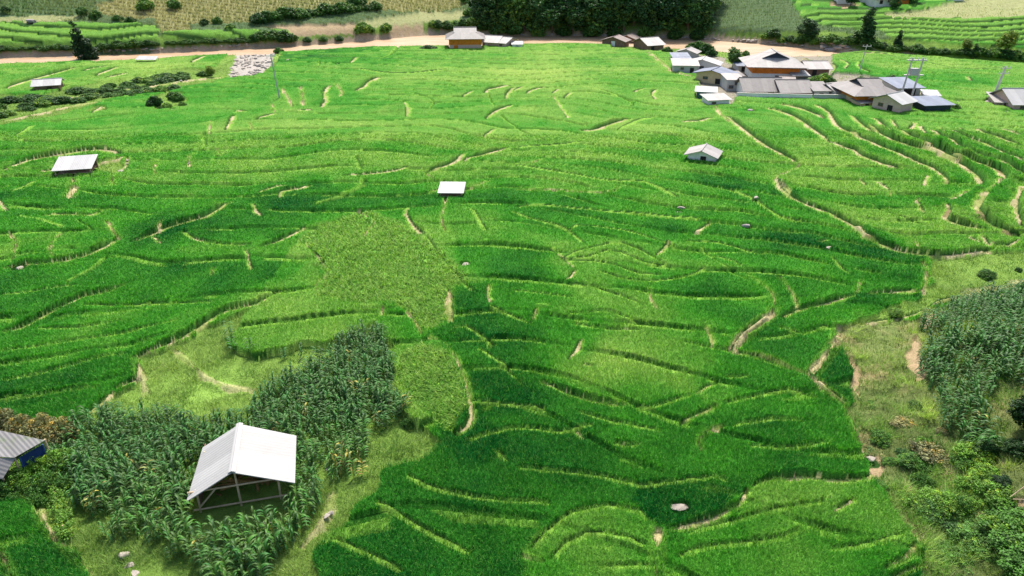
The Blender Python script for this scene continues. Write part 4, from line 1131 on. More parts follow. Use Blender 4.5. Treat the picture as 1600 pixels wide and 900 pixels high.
cable(tp2, tp4, .8, 'short power cable from the slim pole to the twin poles')
cable(tp4, tp3, 1.0, 'power cable from the twin poles to the leaning concrete pole')

# ------------------------------------------------------------------ foliage: crowns as clumps of small leaves
def crown_arr(envelope, nclump, nleaf, leaf, cr, base_col, seed, dark=.45):
    """leaf quads in clumps; envelope(rng, n) gives clump centres in unit space"""
    g = np.random.default_rng(seed); c = envelope(g, nclump)
    n = len(c) * nleaf; cc = np.repeat(c, nleaf, 0); d = g.normal(size=(n, 3)); d /= np.linalg.norm(d, axis=1)[:, None]
    rad = cr * (.55 + .45 * g.random(n) ** .5)[:, None] * np.repeat(.6 + .8 * g.random(len(c)), nleaf)[:, None]
    p = cc + d * rad * np.array([1, 1, .75])
    nrm = d * .6 + g.normal(size=(n, 3)) * .5 + np.array([0, 0, .55]); nrm /= np.linalg.norm(nrm, axis=1)[:, None]
    u = np.cross(nrm, g.normal(size=(n, 3))); u /= np.linalg.norm(u, axis=1)[:, None]; v = np.cross(nrm, u)
    s = leaf * (.6 + .8 * g.random(n))[:, None]
    V = np.stack([p - u * s * .5, p + v * s * .32, p + u * s * .5 - nrm * s * .15, p - v * s * .32], 1).reshape(-1, 3)
    tone = np.repeat(1 - dark + 2 * dark * g.random(len(c)), nleaf) * (.8 + .4 * g.random(n)); C = np.array(base_col) * tone[:, None]
    yel = np.repeat(g.random(len(c)) < .15, nleaf)[:, None]; C = np.where(yel, C * np.array([1.8, 1.25, .8]), C)
    return V, np.repeat(C, 4, 0)
def env_blobs(blobs, shell=.5):
    def f(g, n):
        w_ = np.array([b[3] ** 2 for b in blobs]); k = g.choice(len(blobs), n, p=w_ / w_.sum()); B = np.array(blobs)[k]
        d = g.normal(size=(n, 3)); d /= np.linalg.norm(d, axis=1)[:, None]; r = shell + (1 - shell) * g.random(n) ** .6
        z = d * r[:, None] * B[:, 3:4]; z[:, 2] *= B[:, 4] if B.shape[1] > 4 else 1
        return B[:, :3] + z
    return f
def quadmesh(name, V, C, mat, parent=None):
    n = len(V) // 4; return mesh_np(name, V, np.arange(n * 4), np.arange(n) * 4, mat, C, parent=parent)
treemat = M_leaf('tree_leaves', trans=.2, rough=.6, tint=((.55, .65, .7), (1.5, 1.35, 1.0)))
barkmat = M_plain('bark', srgb(110, 92, 74), .9, .3, 4.0, bump=.5)
KINDS = {   # height 1 units: blobs (x, y, z, r, squash)
    'round': [(0, 0, .62, .30, 1), (.18, .05, .48, .22, 1), (-.2, -.04, .5, .22, 1), (.02, -.18, .45, .2, 1), (.05, .1, .78, .18, 1)],
    'tall': [(0, 0, .3, .18, 1.2), (.05, 0, .5, .15, 1.3), (-.03, .02, .68, .12, 1.4), (.0, 0, .85, .08, 1.6), (.1, 0, .25, .15, 1), (-.1, .03, .22, .14, 1)],
    'spire': [(.02, 0, .18, .20, 1.2), (.16, 0, .22, .16, 1.2), (-.02, 0, .42, .15, 1.3), (-.05, 0, .62, .10, 1.6), (-.09, 0, .82, .06, 2.2), (.1, 0, .4, .12, 1.2)],
    'wild': [(-.22, 0, .4, .24, .9), (.24, .05, .45, .26, .9), (0, -.05, .66, .24, 1), (.12, .1, .8, .16, 1), (-.15, .05, .72, .16, 1), (0, -.1, .25, .25, .8)],
    'bush': [(0, 0, .45, .45, .9), (.4, .05, .32, .34, .9), (-.38, -.05, .34, .34, .9), (.1, -.3, .3, .3, .9), (-.1, .3, .4, .3, .9)],
}
TREE = {}
def make_tree(kind, name, col, nclump, nleaf, leaf, cr, seed, label):
    t = empty(name, (0, 0, -500), 0, label, 'tree')
    V, C = crown_arr(env_blobs(KINDS[kind]), nclump, nleaf, leaf, cr, col, seed)
    quadmesh('crown', V, C, treemat, t)
    m = MB(); rr = random.Random(seed); tt = .35 if kind != 'tall' else .8
    m.bar((0, 0, -.05), (.01, 0, tt), .028, 8, .018)
    for i in range(6):
        b = rr.choice(KINDS[kind]); m.bar((.005, 0, tt * rr.uniform(.4, 1)), (b[0] * .8, b[1] * .8, b[2]), .012, 5, .005)
    m.build('trunk', barkmat, t)
    return t
PRO = {
    'round': make_tree('round', 'broadleaf_tree', (.060, .150, .040), 420, 15, .05, .055, 1, 'x'),
    'wild': make_tree('wild', 'broadleaf_tree', (.046, .130, .038), 460, 15, .048, .055, 2, 'x'),
    'tall': make_tree('tall', 'tall_tree', (.034, .10, .030), 420, 14, .042, .042, 3, 'x'),
    'spire': make_tree('spire', 'spire_tree', (.022, .066, .024), 460, 14, .042, .042, 4, 'x'),
    'bush': make_tree('bush', 'shrub', (.045, .13, .025), 260, 14, .11, .12, 5, 'x'),
    'light': make_tree('bush', 'shrub', (.10, .22, .04), 260, 14, .11, .12, 6, 'x'),
    'pale': make_tree('round', 'broadleaf_tree', (.12, .20, .04), 380, 14, .05, .055, 8, 'x'),
}
USED = set()
def tree(kind, px, py, h, label, group=None, wide=1.0, rz=None, cat=None, sink=0.0, lean=0):
    p = at(px, py) - Vector((0, 0, sink)); rz = random.uniform(0, 6.28) if rz is None else rz; s = (h * wide, h * wide, h)
    o = PRO[kind]
    if kind in USED: o = copy_tree(o, p, rz, s)
    else: USED.add(kind); o.location = p; o.rotation_euler = (0, 0, rz); o.scale = s
    if lean: o.rotation_euler = (0, lean, 0)
    o['label'] = label; o['category'] = cat or ('shrub' if kind in ('bush', 'light') else 'tree')
    if group: o['group'] = group
    return o
tree('spire', 134, 98, 10.2, 'dark spire shaped tree alone on the left river bank', rz=0, wide=1.05)
tree('tall', 1346, 72, 9.5, 'tall dark leaning tree above the bend of the river at the right', rz=0, wide=1.1, lean=.1)
tree('wild', 1262, 62, 5.5, 'dark round tree by the far bank, left of the tall leaning tree', wide=1.2)
tree('round', 1145, 106, 4.6, 'single round dark green tree between the village houses', wide=1.1)
tree('pale', 1570, 84, 5.5, 'yellow green tree near the right edge above the hedge', wide=1.1)
tree('pale', 1508, 80, 3.0, 'small yellow green tree left of the larger one on the far bank', wide=1.2)
tree('tall', 1520, 92, 3.6, 'small dark upright tree in the hedge on the right', wide=1.2)
tree('tall', 1402, 76, 4.5, 'slim green tree right of the tall leaning tree', wide=1.1)
tree('round', 1328, 12, 5.0, 'dark green tree beside the white house at the top edge', wide=1.0)
tree('wild', 1397, 16, 4.0, 'green tree between the grey and the orange house at the top right', wide=.9)
tree('wild', 1425, 9, 4.5, 'dark tree right of the orange house at the top right', wide=1.1)
tree('pale', 330, 122, 2.6, 'small tree where the gully meets the gravel fan')
# the wood over the river: front row, then rows behind
rr = random.Random(11); row = 0
for y0, n, x0, x1, hh in ((50, 15, 765, 1105, 11), (42, 14, 752, 1112, 12), (30, 13, 770, 1120, 12), (12, 12, 760, 1120, 12)):
    for i in range(n):
        px = x0 + (x1 - x0) * (i + .5 + rr.uniform(-.3, .3)) / n
        k = rr.choice(['round', 'wild', 'wild', 'tall' if row else 'wild'])
        o = tree(k, px, y0 + rr.uniform(-2, 3), hh * rr.uniform(.75, 1.15), 'dark green tree in the wood beside the river', 'trees of the riverside wood', wide=rr.uniform(.9, 1.25))
    row += 1
for i, (px, py, h, k) in enumerate([(780, 53, 4.5, 'light'), (803, 55, 3.5, 'bush'), (840, 56, 3.8, 'light'), (880, 56, 3.2, 'bush'), (925, 57, 4, 'light'), (960, 58, 3.2, 'bush'), (1010, 59, 3.8, 'light'), (1055, 61, 3.5, 'bush'), (1090, 62, 3.5, 'bush')]):
    tree(k, px, py, h, 'low bush along the foot of the riverside wood', 'bushes at the foot of the wood')
for px, py, h, k in [(738, 44, 3.5, 'light'), (748, 30, 3.5, 'light'), (742, 12, 3.5, 'bush'), (755, 48, 3.2, 'bush'), (728, 4, 3, 'light'), (735, 26, 3, 'light'), (725, 44, 3, 'bush'), (712, 46, 2.8, 'bush'), (698, 46, 2.8, 'bush'), (684, 44, 2.6, 'bush'), (676, 42, 2.2, 'light')]:
    tree(k, px, py, h, 'leafy bush on the slope left of the wood', 'bushes left of the wood')
for px in range(160, 256, 12): tree('bush', px, 77 - (px - 160) * .05 + random.uniform(-1, 1), 1.9 * random.uniform(.7, 1.3), 'dark hedge bush on the far bank at the left', 'hedge bushes on the left far bank', wide=1.2)
for px in range(-30, 160, 11): tree('bush', px, 80 - px * .01 + random.uniform(-2, 1), 1.5 * random.uniform(.6, 1.2), 'bush on the far bank left of the spire shaped tree', 'bushes on the far bank at the left edge', wide=1.5)
for px in range(262, 400, 9): tree('bush', px, 70 - (px - 262) * .03 + random.uniform(-1, 1), 1.3 * random.uniform(.5, 1.3), 'hedge bush below the narrow green terraces across the river', 'hedge bushes below the narrow terraces', wide=1.3)
for px, py, h in [(405, 65, 2.6), (418, 64, 3), (430, 64, 3.2), (443, 65, 3.2), (455, 66, 2.6), (480, 66, 1.6), (505, 65, 1.6), (530, 64, 1.6)]:
    tree('bush', px, py, h, 'bush of the dark clump on the far bank left of the bare earth terraces', 'bushes left of the bare earth terraces', wide=1.2)
for px in range(405, 590, 13): tree('bush', px, 36 - (px - 405) * .115 + random.uniform(-2, 2), 2.6 * random.uniform(.7, 1.4), 'bush in the dark band across the maize slope', 'bushes of the dark band on the maize slope', wide=1.2)
for px, py, h, k in [(558, 12, 4, 'bush'), (567, 52, 3.4, 'light'), (603, 50, 2.8, 'light'), (580, 50, 1.6, 'bush'), (227, 16, 3.4, 'light'), (273, 14, 3, 'light'), (130, 24, 2.5, 'light'), (150, 30, 2.6, 'light'), (185, 34, 2.0, 'bush'), (205, 37, 2, 'bush'), (320, 40, 2, 'bush'), (340, 38, 2.2, 'bush'), (10, 20, 2, 'bush'), (360, 48, 2, 'light')]:
    tree(k, px, py, h, 'scattered bush on the slope across the river', 'scattered bushes on the far slope')
tree('bush', 436, 84, 1.7, 'lone round bush on the near river bank at the gravel fan', wide=1.0)
tree('bush', 670, 79, 1.5, 'flat dark bush left of the orange timber house', wide=2.0)
for px, py, h, k in [(1080, 80, 2.4, 'bush'), (1092, 80, 2.8, 'bush'), (1104, 84, 2.8, 'bush'), (1112, 88, 2.0, 'bush'), (1042, 84, 1.8, 'bush'), (1285, 132, 2.6, 'light'), (1272, 134, 2.2, 'light'), (1298, 134, 1.8, 'light'), (1165, 88, 1.6, 'light'), (1181, 119, 1.6, 'bush'), (1344, 130, 1.6, 'light'), (1392, 128, 1.6, 'bush'), (1492, 174, 1.4, 'bush'), (1218, 122, 1.0, 'bush')]:
    tree(k, px, py, h, 'green bush between the village houses', 'bushes of the village')
for px in range(1195, 1340, 13): tree(['bush', 'light'][px % 2], px, 62 + (px - 1195) * .08 + random.uniform(-5, 3), 2.4 * random.uniform(.7, 1.3), 'bush on the overgrown far bank right of the wood', 'bushes on the right far bank', wide=1.2)
for px in range(1355, 1640, 11): tree(['bush', 'bush', 'light'][px % 3], px, 76 + (px - 1355) * .075 + random.uniform(-2, 2), 1.9 * random.uniform(.7, 1.4), 'hedge bush between the far terraces and the pale field', 'hedge bushes on the right', wide=1.25)
for px, py, h, k in [(243, 167, 2.2, 'bush'), (270, 156, 1.6, 'bush'), (278, 158, 1.8, 'bush'), (262, 171, 1.4, 'light'), (285, 168, 1.2, 'light'), (252, 174, .9, 'bush')]:
    tree(k, px, py, h, 'bush on the small stony islet in the upper left rice', 'bushes on the stony islet')
rr = random.Random(5)
for i in range(70):
    u = rr.random(); px = 330 - 340 * u + rr.uniform(-8, 8); py = 122 + 52 * u ** 1.1 + rr.uniform(-9, 13)
    if abs(px - 66) < 32 and abs(py - 138) < 14: continue
    tree(rr.choice(['bush', 'light', 'bush']), px, py, rr.uniform(.6, 1.5), 'bush along the overgrown gully at the upper left', 'bushes along the left gully', wide=rr.uniform(1.4, 2.2))

# near shrubs: finer leaves
def near_shrub(name, col, nclump, nleaf, leaf, cr, seed, blobs='bush', shell=.35):
    t = empty(name, (0, 0, -500), 0, 'x', 'shrub')
    V, C = crown_arr(env_blobs(KINDS[blobs], shell), nclump, nleaf, leaf, cr, col, seed, .5)
    quadmesh('foliage', V, C, treemat, t)
    m = MB(); rr = random.Random(seed)
    for i in range(7):
        b = rr.choice(KINDS[blobs]); m.bar((rr.uniform(-.05, .05), rr.uniform(-.05, .05), -.1), (b[0], b[1], b[2]), .02, 5, .008)
    m.build('stem', barkmat, t); return t
PRO['near'] = near_shrub('shrub', (.050, .15, .022), 520, 26, .050, .09, 21)
PRO['nearlight'] = near_shrub('shrub', (.12, .27, .035), 520, 26, .050, .09, 22)
PRO['neardry'] = near_shrub('shrub', (.20, .21, .10), 300, 20, .06, .10, 23)
PRO['neardark'] = near_shrub('broadleaf_tree', (.022, .075, .016), 600, 24, .045, .07, 24, 'wild')
rr = random.Random(9)
for i, (px, py, h, k, wd) in enumerate([
        (1612, 690, 3.4, 'neardark', 1.0), (1650, 650, 5.0, 'neardark', 1.1), (1650, 745, 3.6, 'neardark', 1.1)]):
    tree(k, px, py, h, ['dark leafy tree on the right slope at the edge of the maize', 'tall dark tree reaching in at the right edge', 'dark tree low at the right edge of the slope'][i], cat='tree', wide=wd)
for px, py, h, k in [(1432, 640, .8, 'near'), (1345, 655, .6, 'near'), (1375, 690, 1.0, 'near'), (1440, 700, 1.1, 'nearlight'), (1430, 725, 1.0, 'near'), (1440, 760, 1.3, 'near'), (1370, 765, .8, 'near'), (1540, 750, 1.3, 'nearlight'), (1500, 800, 1.4, 'near'), (1460, 800, 1.2, 'near'), (1580, 830, 1.6, 'near'), (1610, 880, 1.8, 'near'), (1520, 850, 1.3, 'nearlight'), (1490, 880, 1.1, 'nearlight'), (1590, 910, 1.5, 'near'), (1375, 560, .6, 'nearlight'), (1360, 610, .6, 'near'), (1440, 520, .6, 'nearlight'), (1396, 500, .9, 'nearlight'), (1370, 640, .7, 'nearlight'), (1540, 433, 1.1, 'near'), (1590, 425, .7, 'near'), (1560, 700, 1.1, 'near'), (1420, 790, 1.0, 'nearlight'), (1470, 680, .8, 'neardry'), (1415, 668, .9, 'neardry')]:
    tree(k, px, py, h * .8, 'leafy shrub among the scrub of the right slope', 'shrubs on the right slope', cat='shrub', wide=1.35 + .5 * (px % 3) - .3)
for px, py, h, k in [(60, 745, 1.9, 'nearlight'), (95, 740, 2.0, 'nearlight'), (35, 765, 1.7, 'nearlight'), (75, 770, 1.7, 'nearlight'), (8, 780, 1.6, 'near'), (100, 770, 1.3, 'near'), (50, 715, 1.4, 'near'), (80, 722, 1.6, 'near'), (-15, 775, 1.7, 'near'), (25, 790, 1.0, 'near'), (60, 792, 1.1, 'near')]:
    tree(k, px, py, h, 'lush vine covered shrub beside the mossy shed', 'lush shrubs by the mossy shed', cat='shrub', wide=.95)
for px, py, h in [(72, 690, 2.4), (100, 692, 2.2), (8, 672, 2.0), (35, 680, 1.8), (84, 705, 1.6)]:
    tree('neardry', px, py, h, 'dry straw coloured bush behind the mossy shed', 'dry bushes behind the mossy shed', cat='shrub', wide=.8)
rr = random.Random(44)
for i in range(30):
    px = rr.uniform(1385, 1640); py = rr.uniform(700, 915)
    if px < 1385 + (py - 740) * .45: continue
    tree(rr.choice(['near', 'nearlight', 'nearlight', 'neardark', 'neardry']), px, py, rr.uniform(.4, 1.2), 'leafy bush in the thick scrub of the lower right corner', 'bushes of the lower right scrub', cat='shrub', wide=rr.uniform(1.2, 2.0))
def vine_hedge():
    t = empty('vine_hedge', at(100, 800), 0, 'bright green vine hedge curving down beside the lower left rice', 'hedge'); o = t.location
    pts = smooth(PW([(84, 772), (92, 790), (99, 810), (103, 830), (106, 850)]), .25); g = np.random.default_rng(3)
    def env(g2, n):
        q = pts[g2.integers(0, len(pts), n)]; z = np.array([gz(a, b) for a, b in pts]); k = g2.integers(0, len(pts), n); q = pts[k]
        d = g2.normal(size=(n, 3)) * np.array([.17, .17, .22]); return np.stack([q[:, 0] - o.x, q[:, 1] - o.y, z[k] - o.z + .55], 1) + d
    V, C = crown_arr(env, 260, 22, .10, .22, (.15, .30, .04), 31, .3); quadmesh('foliage', V, C, leafmat, t)
    m = MB()
    for i in range(0, len(pts), max(1, len(pts) // 6)): a, b = pts[i]; m.bar((a - o.x, b - o.y, gz(a, b) - o.z - .2), (a - o.x, b - o.y, gz(a, b) - o.z + .8), .04)
    m.build('stake', W_pole, t)
vine_hedge()
tree('nearlight', 1308, 640 + 2, .4, 'low creeper at the tip of the dark leaf shaped paddy', cat='shrub', wide=1.6)
tree('near', 938 / 1 - 300, 668, .8, 'small round bush beside the pale path at the knoll corner', cat='shrub')

# undergrowth of the right slope: nobody could count it
def undergrowth():
    x0 = PW([(1310, 480), (1700, 480), (1420, 930), (1700, 930)]); g = np.random.default_rng(12)
    n = 30000; x = g.uniform(22, 70, n); y = g.uniform(20, 72, n); z = zone_at(x, y); m = (z == SCRUB) & (x < y * .9 + 12) & (fbm(x, y, 3.0, 15) < .62) & clear_of_buildings(x, y)
    d = fbm(x, y, 2, 19) > .40; m &= d; x = x[m]; y = y[m]; n = min(len(x), 11000); x = x[:n]; y = y[:n]; h = terrain(x, y)
    nl = 20; cr = np.repeat(.14 + .30 * g.random(n) ** 2, nl); N = n * nl
    dd = g.normal(size=(N, 3)); dd /= np.linalg.norm(dd, axis=1)[:, None]; dd[:, 2] = abs(dd[:, 2])
    p = np.stack([np.repeat(x, nl), np.repeat(y, nl), np.repeat(h, nl)], 1) + dd * (cr * (.5 + .5 * g.random(N)))[:, None] * np.array([1, 1, .9])
    nrm = dd * .5 + g.normal(size=(N, 3)) * .45 + np.array([0, 0, .7]); nrm /= np.linalg.norm(nrm, axis=1)[:, None]
    u = np.cross(nrm, g.normal(size=(N, 3))); u /= np.linalg.norm(u, axis=1)[:, None]; v = np.cross(nrm, u); s = (.07 + .09 * g.random(N))[:, None]
    V = np.stack([p - u * s * .8, p + v * s * .22, p + u * s * .8, p - v * s * .22], 1).reshape(-1, 3)
    t = fbm(x, y, 3.5, 14); c = np.array([.035, .12, .02]) * (1 - t[:, None]) + np.array([.30, .40, .10]) * t[:, None]
    dry = g.random(n) < .2; c[dry] = np.array([.30, .24, .12]); c *= (.7 + .6 * g.random(n))[:, None]
    C = np.repeat(np.repeat(c, nl, 0) * (.75 + .5 * g.random(N))[:, None], 4, 0)
    tag(quadmesh('undergrowth', V, C, leafmat), 'tangled creepers and weeds covering the right slope', 'undergrowth', kind='stuff')
undergrowth()

# ------------------------------------------------------------------ maize plants
cornmat = M_leaf('maize_leaves', trans=.2, rough=.5, tint=((.75, .8, .75), (1.3, 1.2, .9)), spec=.2)
def corn_leaves(seed, dry=0.0, hgt=1.6):
    g = random.Random(seed); V = []; L = []; S = []; C = []
    n = 12; az = g.uniform(0, 6.28)
    for i in range(n):
        z0 = .25 + hgt * .78 * i / n; a = az + i * math.pi + g.uniform(-.5, .5); ln = g.uniform(.65, .95) * (1 - .3 * abs(i / n - .5)); up = g.uniform(.9, 1.25); wd = g.uniform(.10, .15)
        dirx, diry = math.cos(a), math.sin(a); px, py = -diry, dirx; x = 0; z = z0; th = up; K = 6; b0 = len(V)
        isdry = g.random() < dry or (i == 0 and g.random() < .1)
        c = (.28, .29, .08) if isdry else (.055, .140, .032); c = [q * g.uniform(.75, 1.3) for q in c]
        for k in range(K + 1):
            f = k / K; ww = wd * (1 - f ** 2.2) * min(1, .5 + f * 3) * .5; fold = .25 * ww
            V += [(dirx * x + px * ww, diry * x + py * ww, z + fold), (dirx * x, diry * x, z - fold), (dirx * x - px * ww, diry * x - py * ww, z + fold)]; C += [c, [q * 1.35 for q in c], c]
            x += math.cos(th) * ln / K; z += math.sin(th) * ln / K; th -= g.uniform(.35, .58)
        for k in range(K):
            a0 = b0 + 3 * k
            for o in (0, 1): S.append(len(L)); L += [a0 + o, a0 + o + 1, a0 + o + 4, a0 + o + 3]
    return np.array(V), np.array(L), np.array(S), np.array(C)
def corn_proto(seed, dry):
    t = empty('maize_plant', (0, 0, -500), 0, 'x', 'maize plant'); V, L, S, C = corn_leaves(seed, dry)
    mesh_np('leaves', V, L, S, cornmat, C, parent=t)
    m = MB(); m.bar((0, 0, -.15), (.03, .02, 1.5), .018, 5, .010); m.build('stalk', M_stalk, t)
    g = random.Random(seed); k = MB()
    for i in range(4): a = i * 1.6; k.bar((.03, .02, 1.47), (.03 + .12 * math.cos(a), .02 + .12 * math.sin(a), 1.66 + .05 * g.random()), .008, 4, .004)
    k.bar((.03, .02, 1.47), (.03, .02, 1.78), .009, 4, .005); k.build('tassel', M_tassel, t)
    return t, (V, L, S, C)
M_stalk = M_plain('maize_stalk', srgb(120, 140, 70), .7, .2); M_tassel = M_plain('maize_tassel', srgb(118, 134, 66), .8, .2)
CP = [corn_proto(100 + i, [0, 0, .0, .05, .8][i]) for i in range(5)]
CORN_A = [(0, '98 690 130 665 175 650 235 655 300 668 350 660 385 655 420 612 450 592 480 575 510 562 545 540 560 528 600 516 612 560 612 615 592 600 586 640 575 690 560 742 520 770 515 740 516 700 505 690 505 770 470 830 440 880 420 925 330 925 300 900 262 868 240 845 200 856 160 845 118 790 100 740'),
          (0, '592 610 612 618 636 655 622 665 596 668 586 650'), (0, '355 520 372 510 385 560 520 560 525 575 480 570 400 572 360 556')]
CORN_B = '1440 510 1470 492 1500 478 1545 470 1640 455 1760 460 1760 720 1660 700 1600 600 1545 608 1540 690 1545 720 1515 715 1500 680 1475 665 1462 640 1440 600 1440 560'
DRY_AT = P(545, 745)
def plant_corn():
    g = np.random.default_rng(6); pts = []
    for ai, poly in [(0, PZ(CORN_A[0][1])), (0, PZ(CORN_A[1][1])), (2, PZ(CORN_A[2][1])), (1, PZ(CORN_B))]:
        P_ = np.array(poly); x0, y0 = P_.min(0) - 7; x1, y1 = P_.max(0) + 7; s = .47 if ai == 0 else .56
        if ai == 2: s = 1.3
        xs, ys = np.meshgrid(np.arange(x0, x1, s * .92), np.arange(y0, y1, s)); xs = xs.ravel(); ys = ys.ravel(); rot = .35
        cx, cy = (x0 + x1) / 2, (y0 + y1) / 2; X = cx + (xs - cx) * math.cos(rot) * 1.0 - (ys - cy) * math.sin(rot); Y = cy + (xs - cx) * math.sin(rot) + (ys - cy) * math.cos(rot)
        X = X + g.uniform(-.17, .17, len(X)); Y = Y + g.uniform(-.17, .17, len(X))
        m = inpoly(X + 1.1 * (vnoise(X, Y, 1.8, 401) - .5), Y + 1.1 * (vnoise(X, Y, 1.8, 402) - .5), poly) & clear_of_buildings(X, Y, .5) & (vnoise(X, Y, 2.3, 99) > (.13 if ai == 0 else .20))
        X = X[m]; Y = Y[m]; pts += [(a, b, ai) for a, b in zip(X, Y)]
    pts.sort(key=lambda q: math.hypot(q[0], q[1]))
    vis = []
    for a, b, ai in pts:
        dpt = b * math.cos(PITCH) + CH * math.sin(PITCH); u = FPX * a / dpt; ok = abs(u) < 830
        vis.append((a, b, ai, ok))
    zz = terrain(np.array([v[0] for v in vis]), np.array([v[1] for v in vis]))
    rest = Mass(); n = 0; used = set(); gr = random.Random(3)
    for (a, b, ai, ok), z in zip(vis, zz):
        if ai == 1 and not ok and a > b * .95: continue
        tone = vnoise(np.array([a]), np.array([b]), 3, 55)[0]; dry = gr.random() < .015 or (ai == 0 and math.hypot(a - DRY_AT[0], b - DRY_AT[1]) < 1.6 and gr.random() < .5)
        k = 4 if dry else gr.randrange(4); s = gr.uniform(.6, 1.08) * (.85 + .3 * tone) * (1.15 if ai == 1 else 1); rz = gr.uniform(0, 6.28)
        if ok and n < 300:
            lab = ('dry yellow maize plant in the field round the white roofed open barn' if k == 4 else 'green maize plant in the field round the white roofed open barn') if ai != 1 else ('dry yellow maize plant on the right slope' if k == 4 else 'green maize plant on the right slope')
            grp = ('dry ' if k == 4 else '') + ('maize plants round the open barn' if ai != 1 else 'maize plants on the right slope')
            o = CP[k][0]
            if k in used: o = copy_tree(o, (a, b, z), rz, s)
            else: used.add(k); o.location = (a, b, z); o.rotation_euler = (0, 0, rz); o.scale = (s,) * 3
            o['label'] = lab; o['group'] = grp; n += 1
        else:
            V, L, S, C = CP[k][1]; c, sn = math.cos(rz), math.sin(rz)
            W = np.stack([(V[:, 0] * c - V[:, 1] * sn) * s + a, (V[:, 0] * sn + V[:, 1] * c) * s + b, V[:, 2] * s + z], 1); rest.add(W, L, S, C * gr.uniform(.85, 1.15))
    for k in range(5):
        if k not in used:
            for ch in list(CP[k][0].children): bpy.data.objects.remove(ch)
            bpy.data.objects.remove(CP[k][0])
    rest.build('maize_stand', cornmat, 'further maize plants standing thick on the knoll and the right slope', 'maize')
    print('corn', len(pts), n)
plant_corn()

# ------------------------------------------------------------------ stones
M_stone = M_plain('pale_stone', srgb(160, 150, 138), .9, .2, 2.0, bump=.5, dirt=srgb(150, 138, 122)); M_dstone = M_plain('grey_stone', srgb(140, 132, 128), .9, .2, 2.0, bump=.5)
def rock_mesh(seed, mat, name='boulder'):
    import bmesh
    bm = bmesh.new(); bmesh.ops.create_icosphere(bm, subdivisions=2, radius=.5); g = random.Random(seed); pl = [(Vector((g.gauss(0, 1), g.gauss(0, 1), g.gauss(0, 1))).normalized(), g.uniform(.24, .40)) for _ in range(18)]
    for v in bm.verts:
        for n, d in pl:
            e = v.co.dot(n)
            if e > d: v.co -= n * (e - d)
        v.co.z *= .62; v.co += Vector((g.uniform(-1, 1), g.uniform(-1, 1), g.uniform(-1, 1))) * .012
    me = bpy.data.meshes.new(name); bm.to_mesh(me); bm.free(); me.materials.append(mat); return me
RK = [rock_mesh(i, M_stone) for i in range(4)] + [rock_mesh(9, M_dstone)]
def rock(px, py, s, label, group=None, k=None, xy=None):
    p = at(px, py) if xy is None else Vector((*xy, gz(*xy))); o = bpy.data.objects.new('boulder', RK[random.randrange(4) if k is None else k]); sc.collection.objects.link(o)
    o.location = p + Vector((0, 0, s * .1)); o.scale = (s * random.uniform(.8, 1.4), s * random.uniform(.8, 1.2), s * random.uniform(.5, .85)); o.rotation_euler = (0, 0, random.uniform(0, 6))
    tag(o, label, 'rock', group); return o
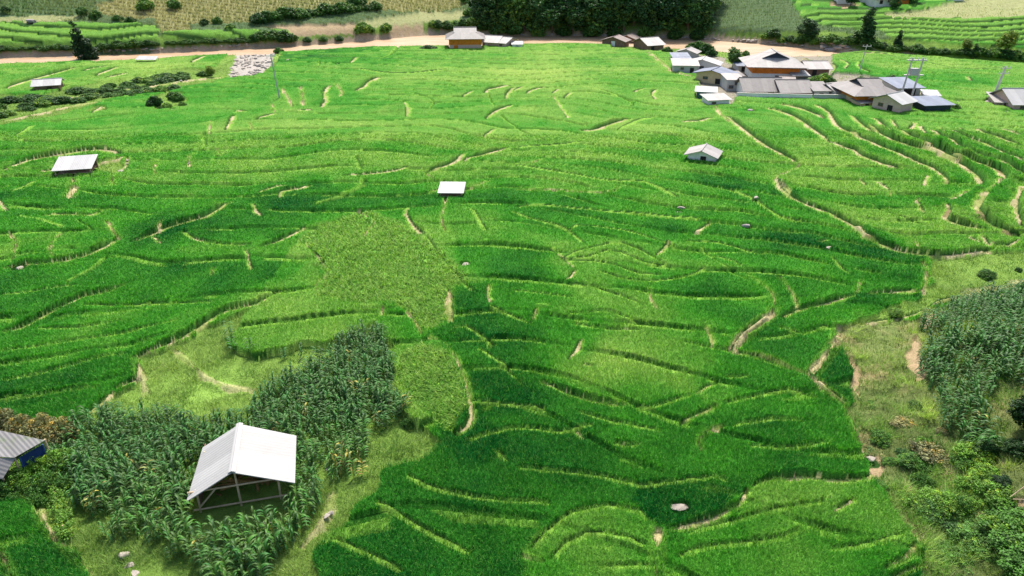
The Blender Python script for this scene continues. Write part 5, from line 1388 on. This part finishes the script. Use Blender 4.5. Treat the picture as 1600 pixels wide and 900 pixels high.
for px, py, s, lab, k in [(1060, 806, .9, 'flat pale boulder lying in the dark rice at the lower middle', 0), (33, 424, 1.2, 'pale boulder on the path at the left edge', 1), (1063, 331, .9, 'small bright white boulder in the middle right rice', 0),
        (1180, 319, .8, 'pale stone in the rice below the white walled hut', 2), (1165, 360, 1.0, 'small grey stone in the rice right of the middle', 4), (513, 737, .62, 'pale round stone in the grass gap right of the barn', 1),
        (418, 822, .6, 'tan stone in the maize below the barn', 2), (512, 815, .55, 'larger of the two pale stones on the lower knoll', 3), (518, 808, .42, 'smaller of the two pale stones on the lower knoll', 0),
        (194, 872, .75, 'long white stone at the bottom of the maize, nearest the plants', 1), (203, 887, .65, 'white stone in the grass just below the long white one', 2), (212, 900, .6, 'white stone cut by the bottom edge', 3),
        (727, 420, .9, 'pale stone at the edge of the weedy patch', 2), (270, 174, .9, 'white stone at the foot of the stony islet', 1), (50, 38, 4.0, 'dark grey boulder above the far left terraces', 4), (109, 95, 3.6, 'grey boulder left of the spire shaped tree', 4),
        (1294, 394, .9, 'pale stone by the small dark bush in the right rice', 0), (1572, 177, 1.0, 'pale stone by the lean-to at the right margin', 3), (1573, 140 + 20, 1.5, 'flat white stone in the field right of the navy shed', 1),
        (527, 103, 1.0, 'small white stone in the dark upper rice', 1), (450, 97, 1.4, 'pale stone near the lone power pole', 2), (1562, 757, .5, 'pale stone on the lower right slope', 1), (1060, 338, .8, 'smaller stone below the bright white boulder', 2),
        (1360, 722, .8, 'tan stone at the tip of the dark rice on the right', 3), (1495, 176 - 15, .8, 'pale stone near the navy shed', 2), (1545, 175 - 13, 1.8, 'flat pale stone slab between the navy shed and the right margin', 0), (1172, 176, 1.8, 'grey boulder in the rice below the long white wall', 4)]:
    o_ = rock(px, py, s, lab, k=k)
    if px == 1060: o_.scale = (1.5, .8, .45); o_.rotation_euler = (0, 0, 0)
    if s > .7: HOLES.append((o_.location.x, o_.location.y - .15 * s, s * .62)); o_.location.z += .05
    o_.location.z += .10
rr = random.Random(8)
for i in range(90):
    v = rr.random(); py = 84 + 36 * v; px = 402 - 20 * v + rr.uniform(-28, 28); rock(px, py, rr.uniform(.5, 1.6), 'pale stone of the gravel fan by the river', 'stones of the gravel fan')
for i in range(45):
    px = rr.uniform(150, 400); py = float(np.interp(px, [150, 250, 400], [82.5, 80, 73])) - rr.uniform(.3, 4); rock(px, py, rr.uniform(.5, 1.5), 'pale stone on the far river bank at the left', 'stones on the left far bank')
for i in range(70):
    px = rr.uniform(800, 1330); py = float(np.interp(px, [800, 1000, 1100, 1200, 1330], [55, 58, 61, 68, 79])) - rr.uniform(-.5, 2.5); rock(px, py, rr.uniform(.6, 1.8), 'pale stone along the bank below the wood', 'stones along the bank below the wood')
for i in range(16):
    px = rr.uniform(1285, 1330); py = 70 + rr.uniform(-5, 9); rock(px, py, rr.uniform(1.5, 3.6), 'big grey rock of the outcrop at the river bend', 'rocks of the outcrop at the river bend', k=rr.choice([4, 1]))
for px, py in [(300, 246), (306, 243), (297, 253), (296, 260), (297, 266), (312, 241), (200, 255), (201, 262), (198, 268), (190, 272), (176, 276), (110, 277), (120, 279), (130, 278), (104, 275), (138, 272)]:
    rock(px, py, rr.uniform(.5, .9), 'loose stone of the small dry walls on the left terraces', 'stones of the left dry walls')
for i in range(26):
    u = rr.random(); rock(180 + 110 * u + rr.uniform(-20, 20), 138 - 14 * u + rr.uniform(-4, 8), rr.uniform(.4, .9), 'loose stone along the upper left gully', 'stones along the left gully')
# a few sticks on the lower right slope
for i, (a, b, lab) in enumerate([((1573, 790), (1612, 770), 'long bare stick leaning on the lower right slope'), ((1578, 793), (1605, 808), 'shorter bare stick crossing the long one on the right slope')]):
    p = at(*a); q = at(*b); m = MB(); m.bar(p + Vector((0, 0, .6)), q + Vector((0, 0, 1.2)), .03); tag(m.build('stick', W_pole), lab, 'stick')
build_ground()
build_plants()
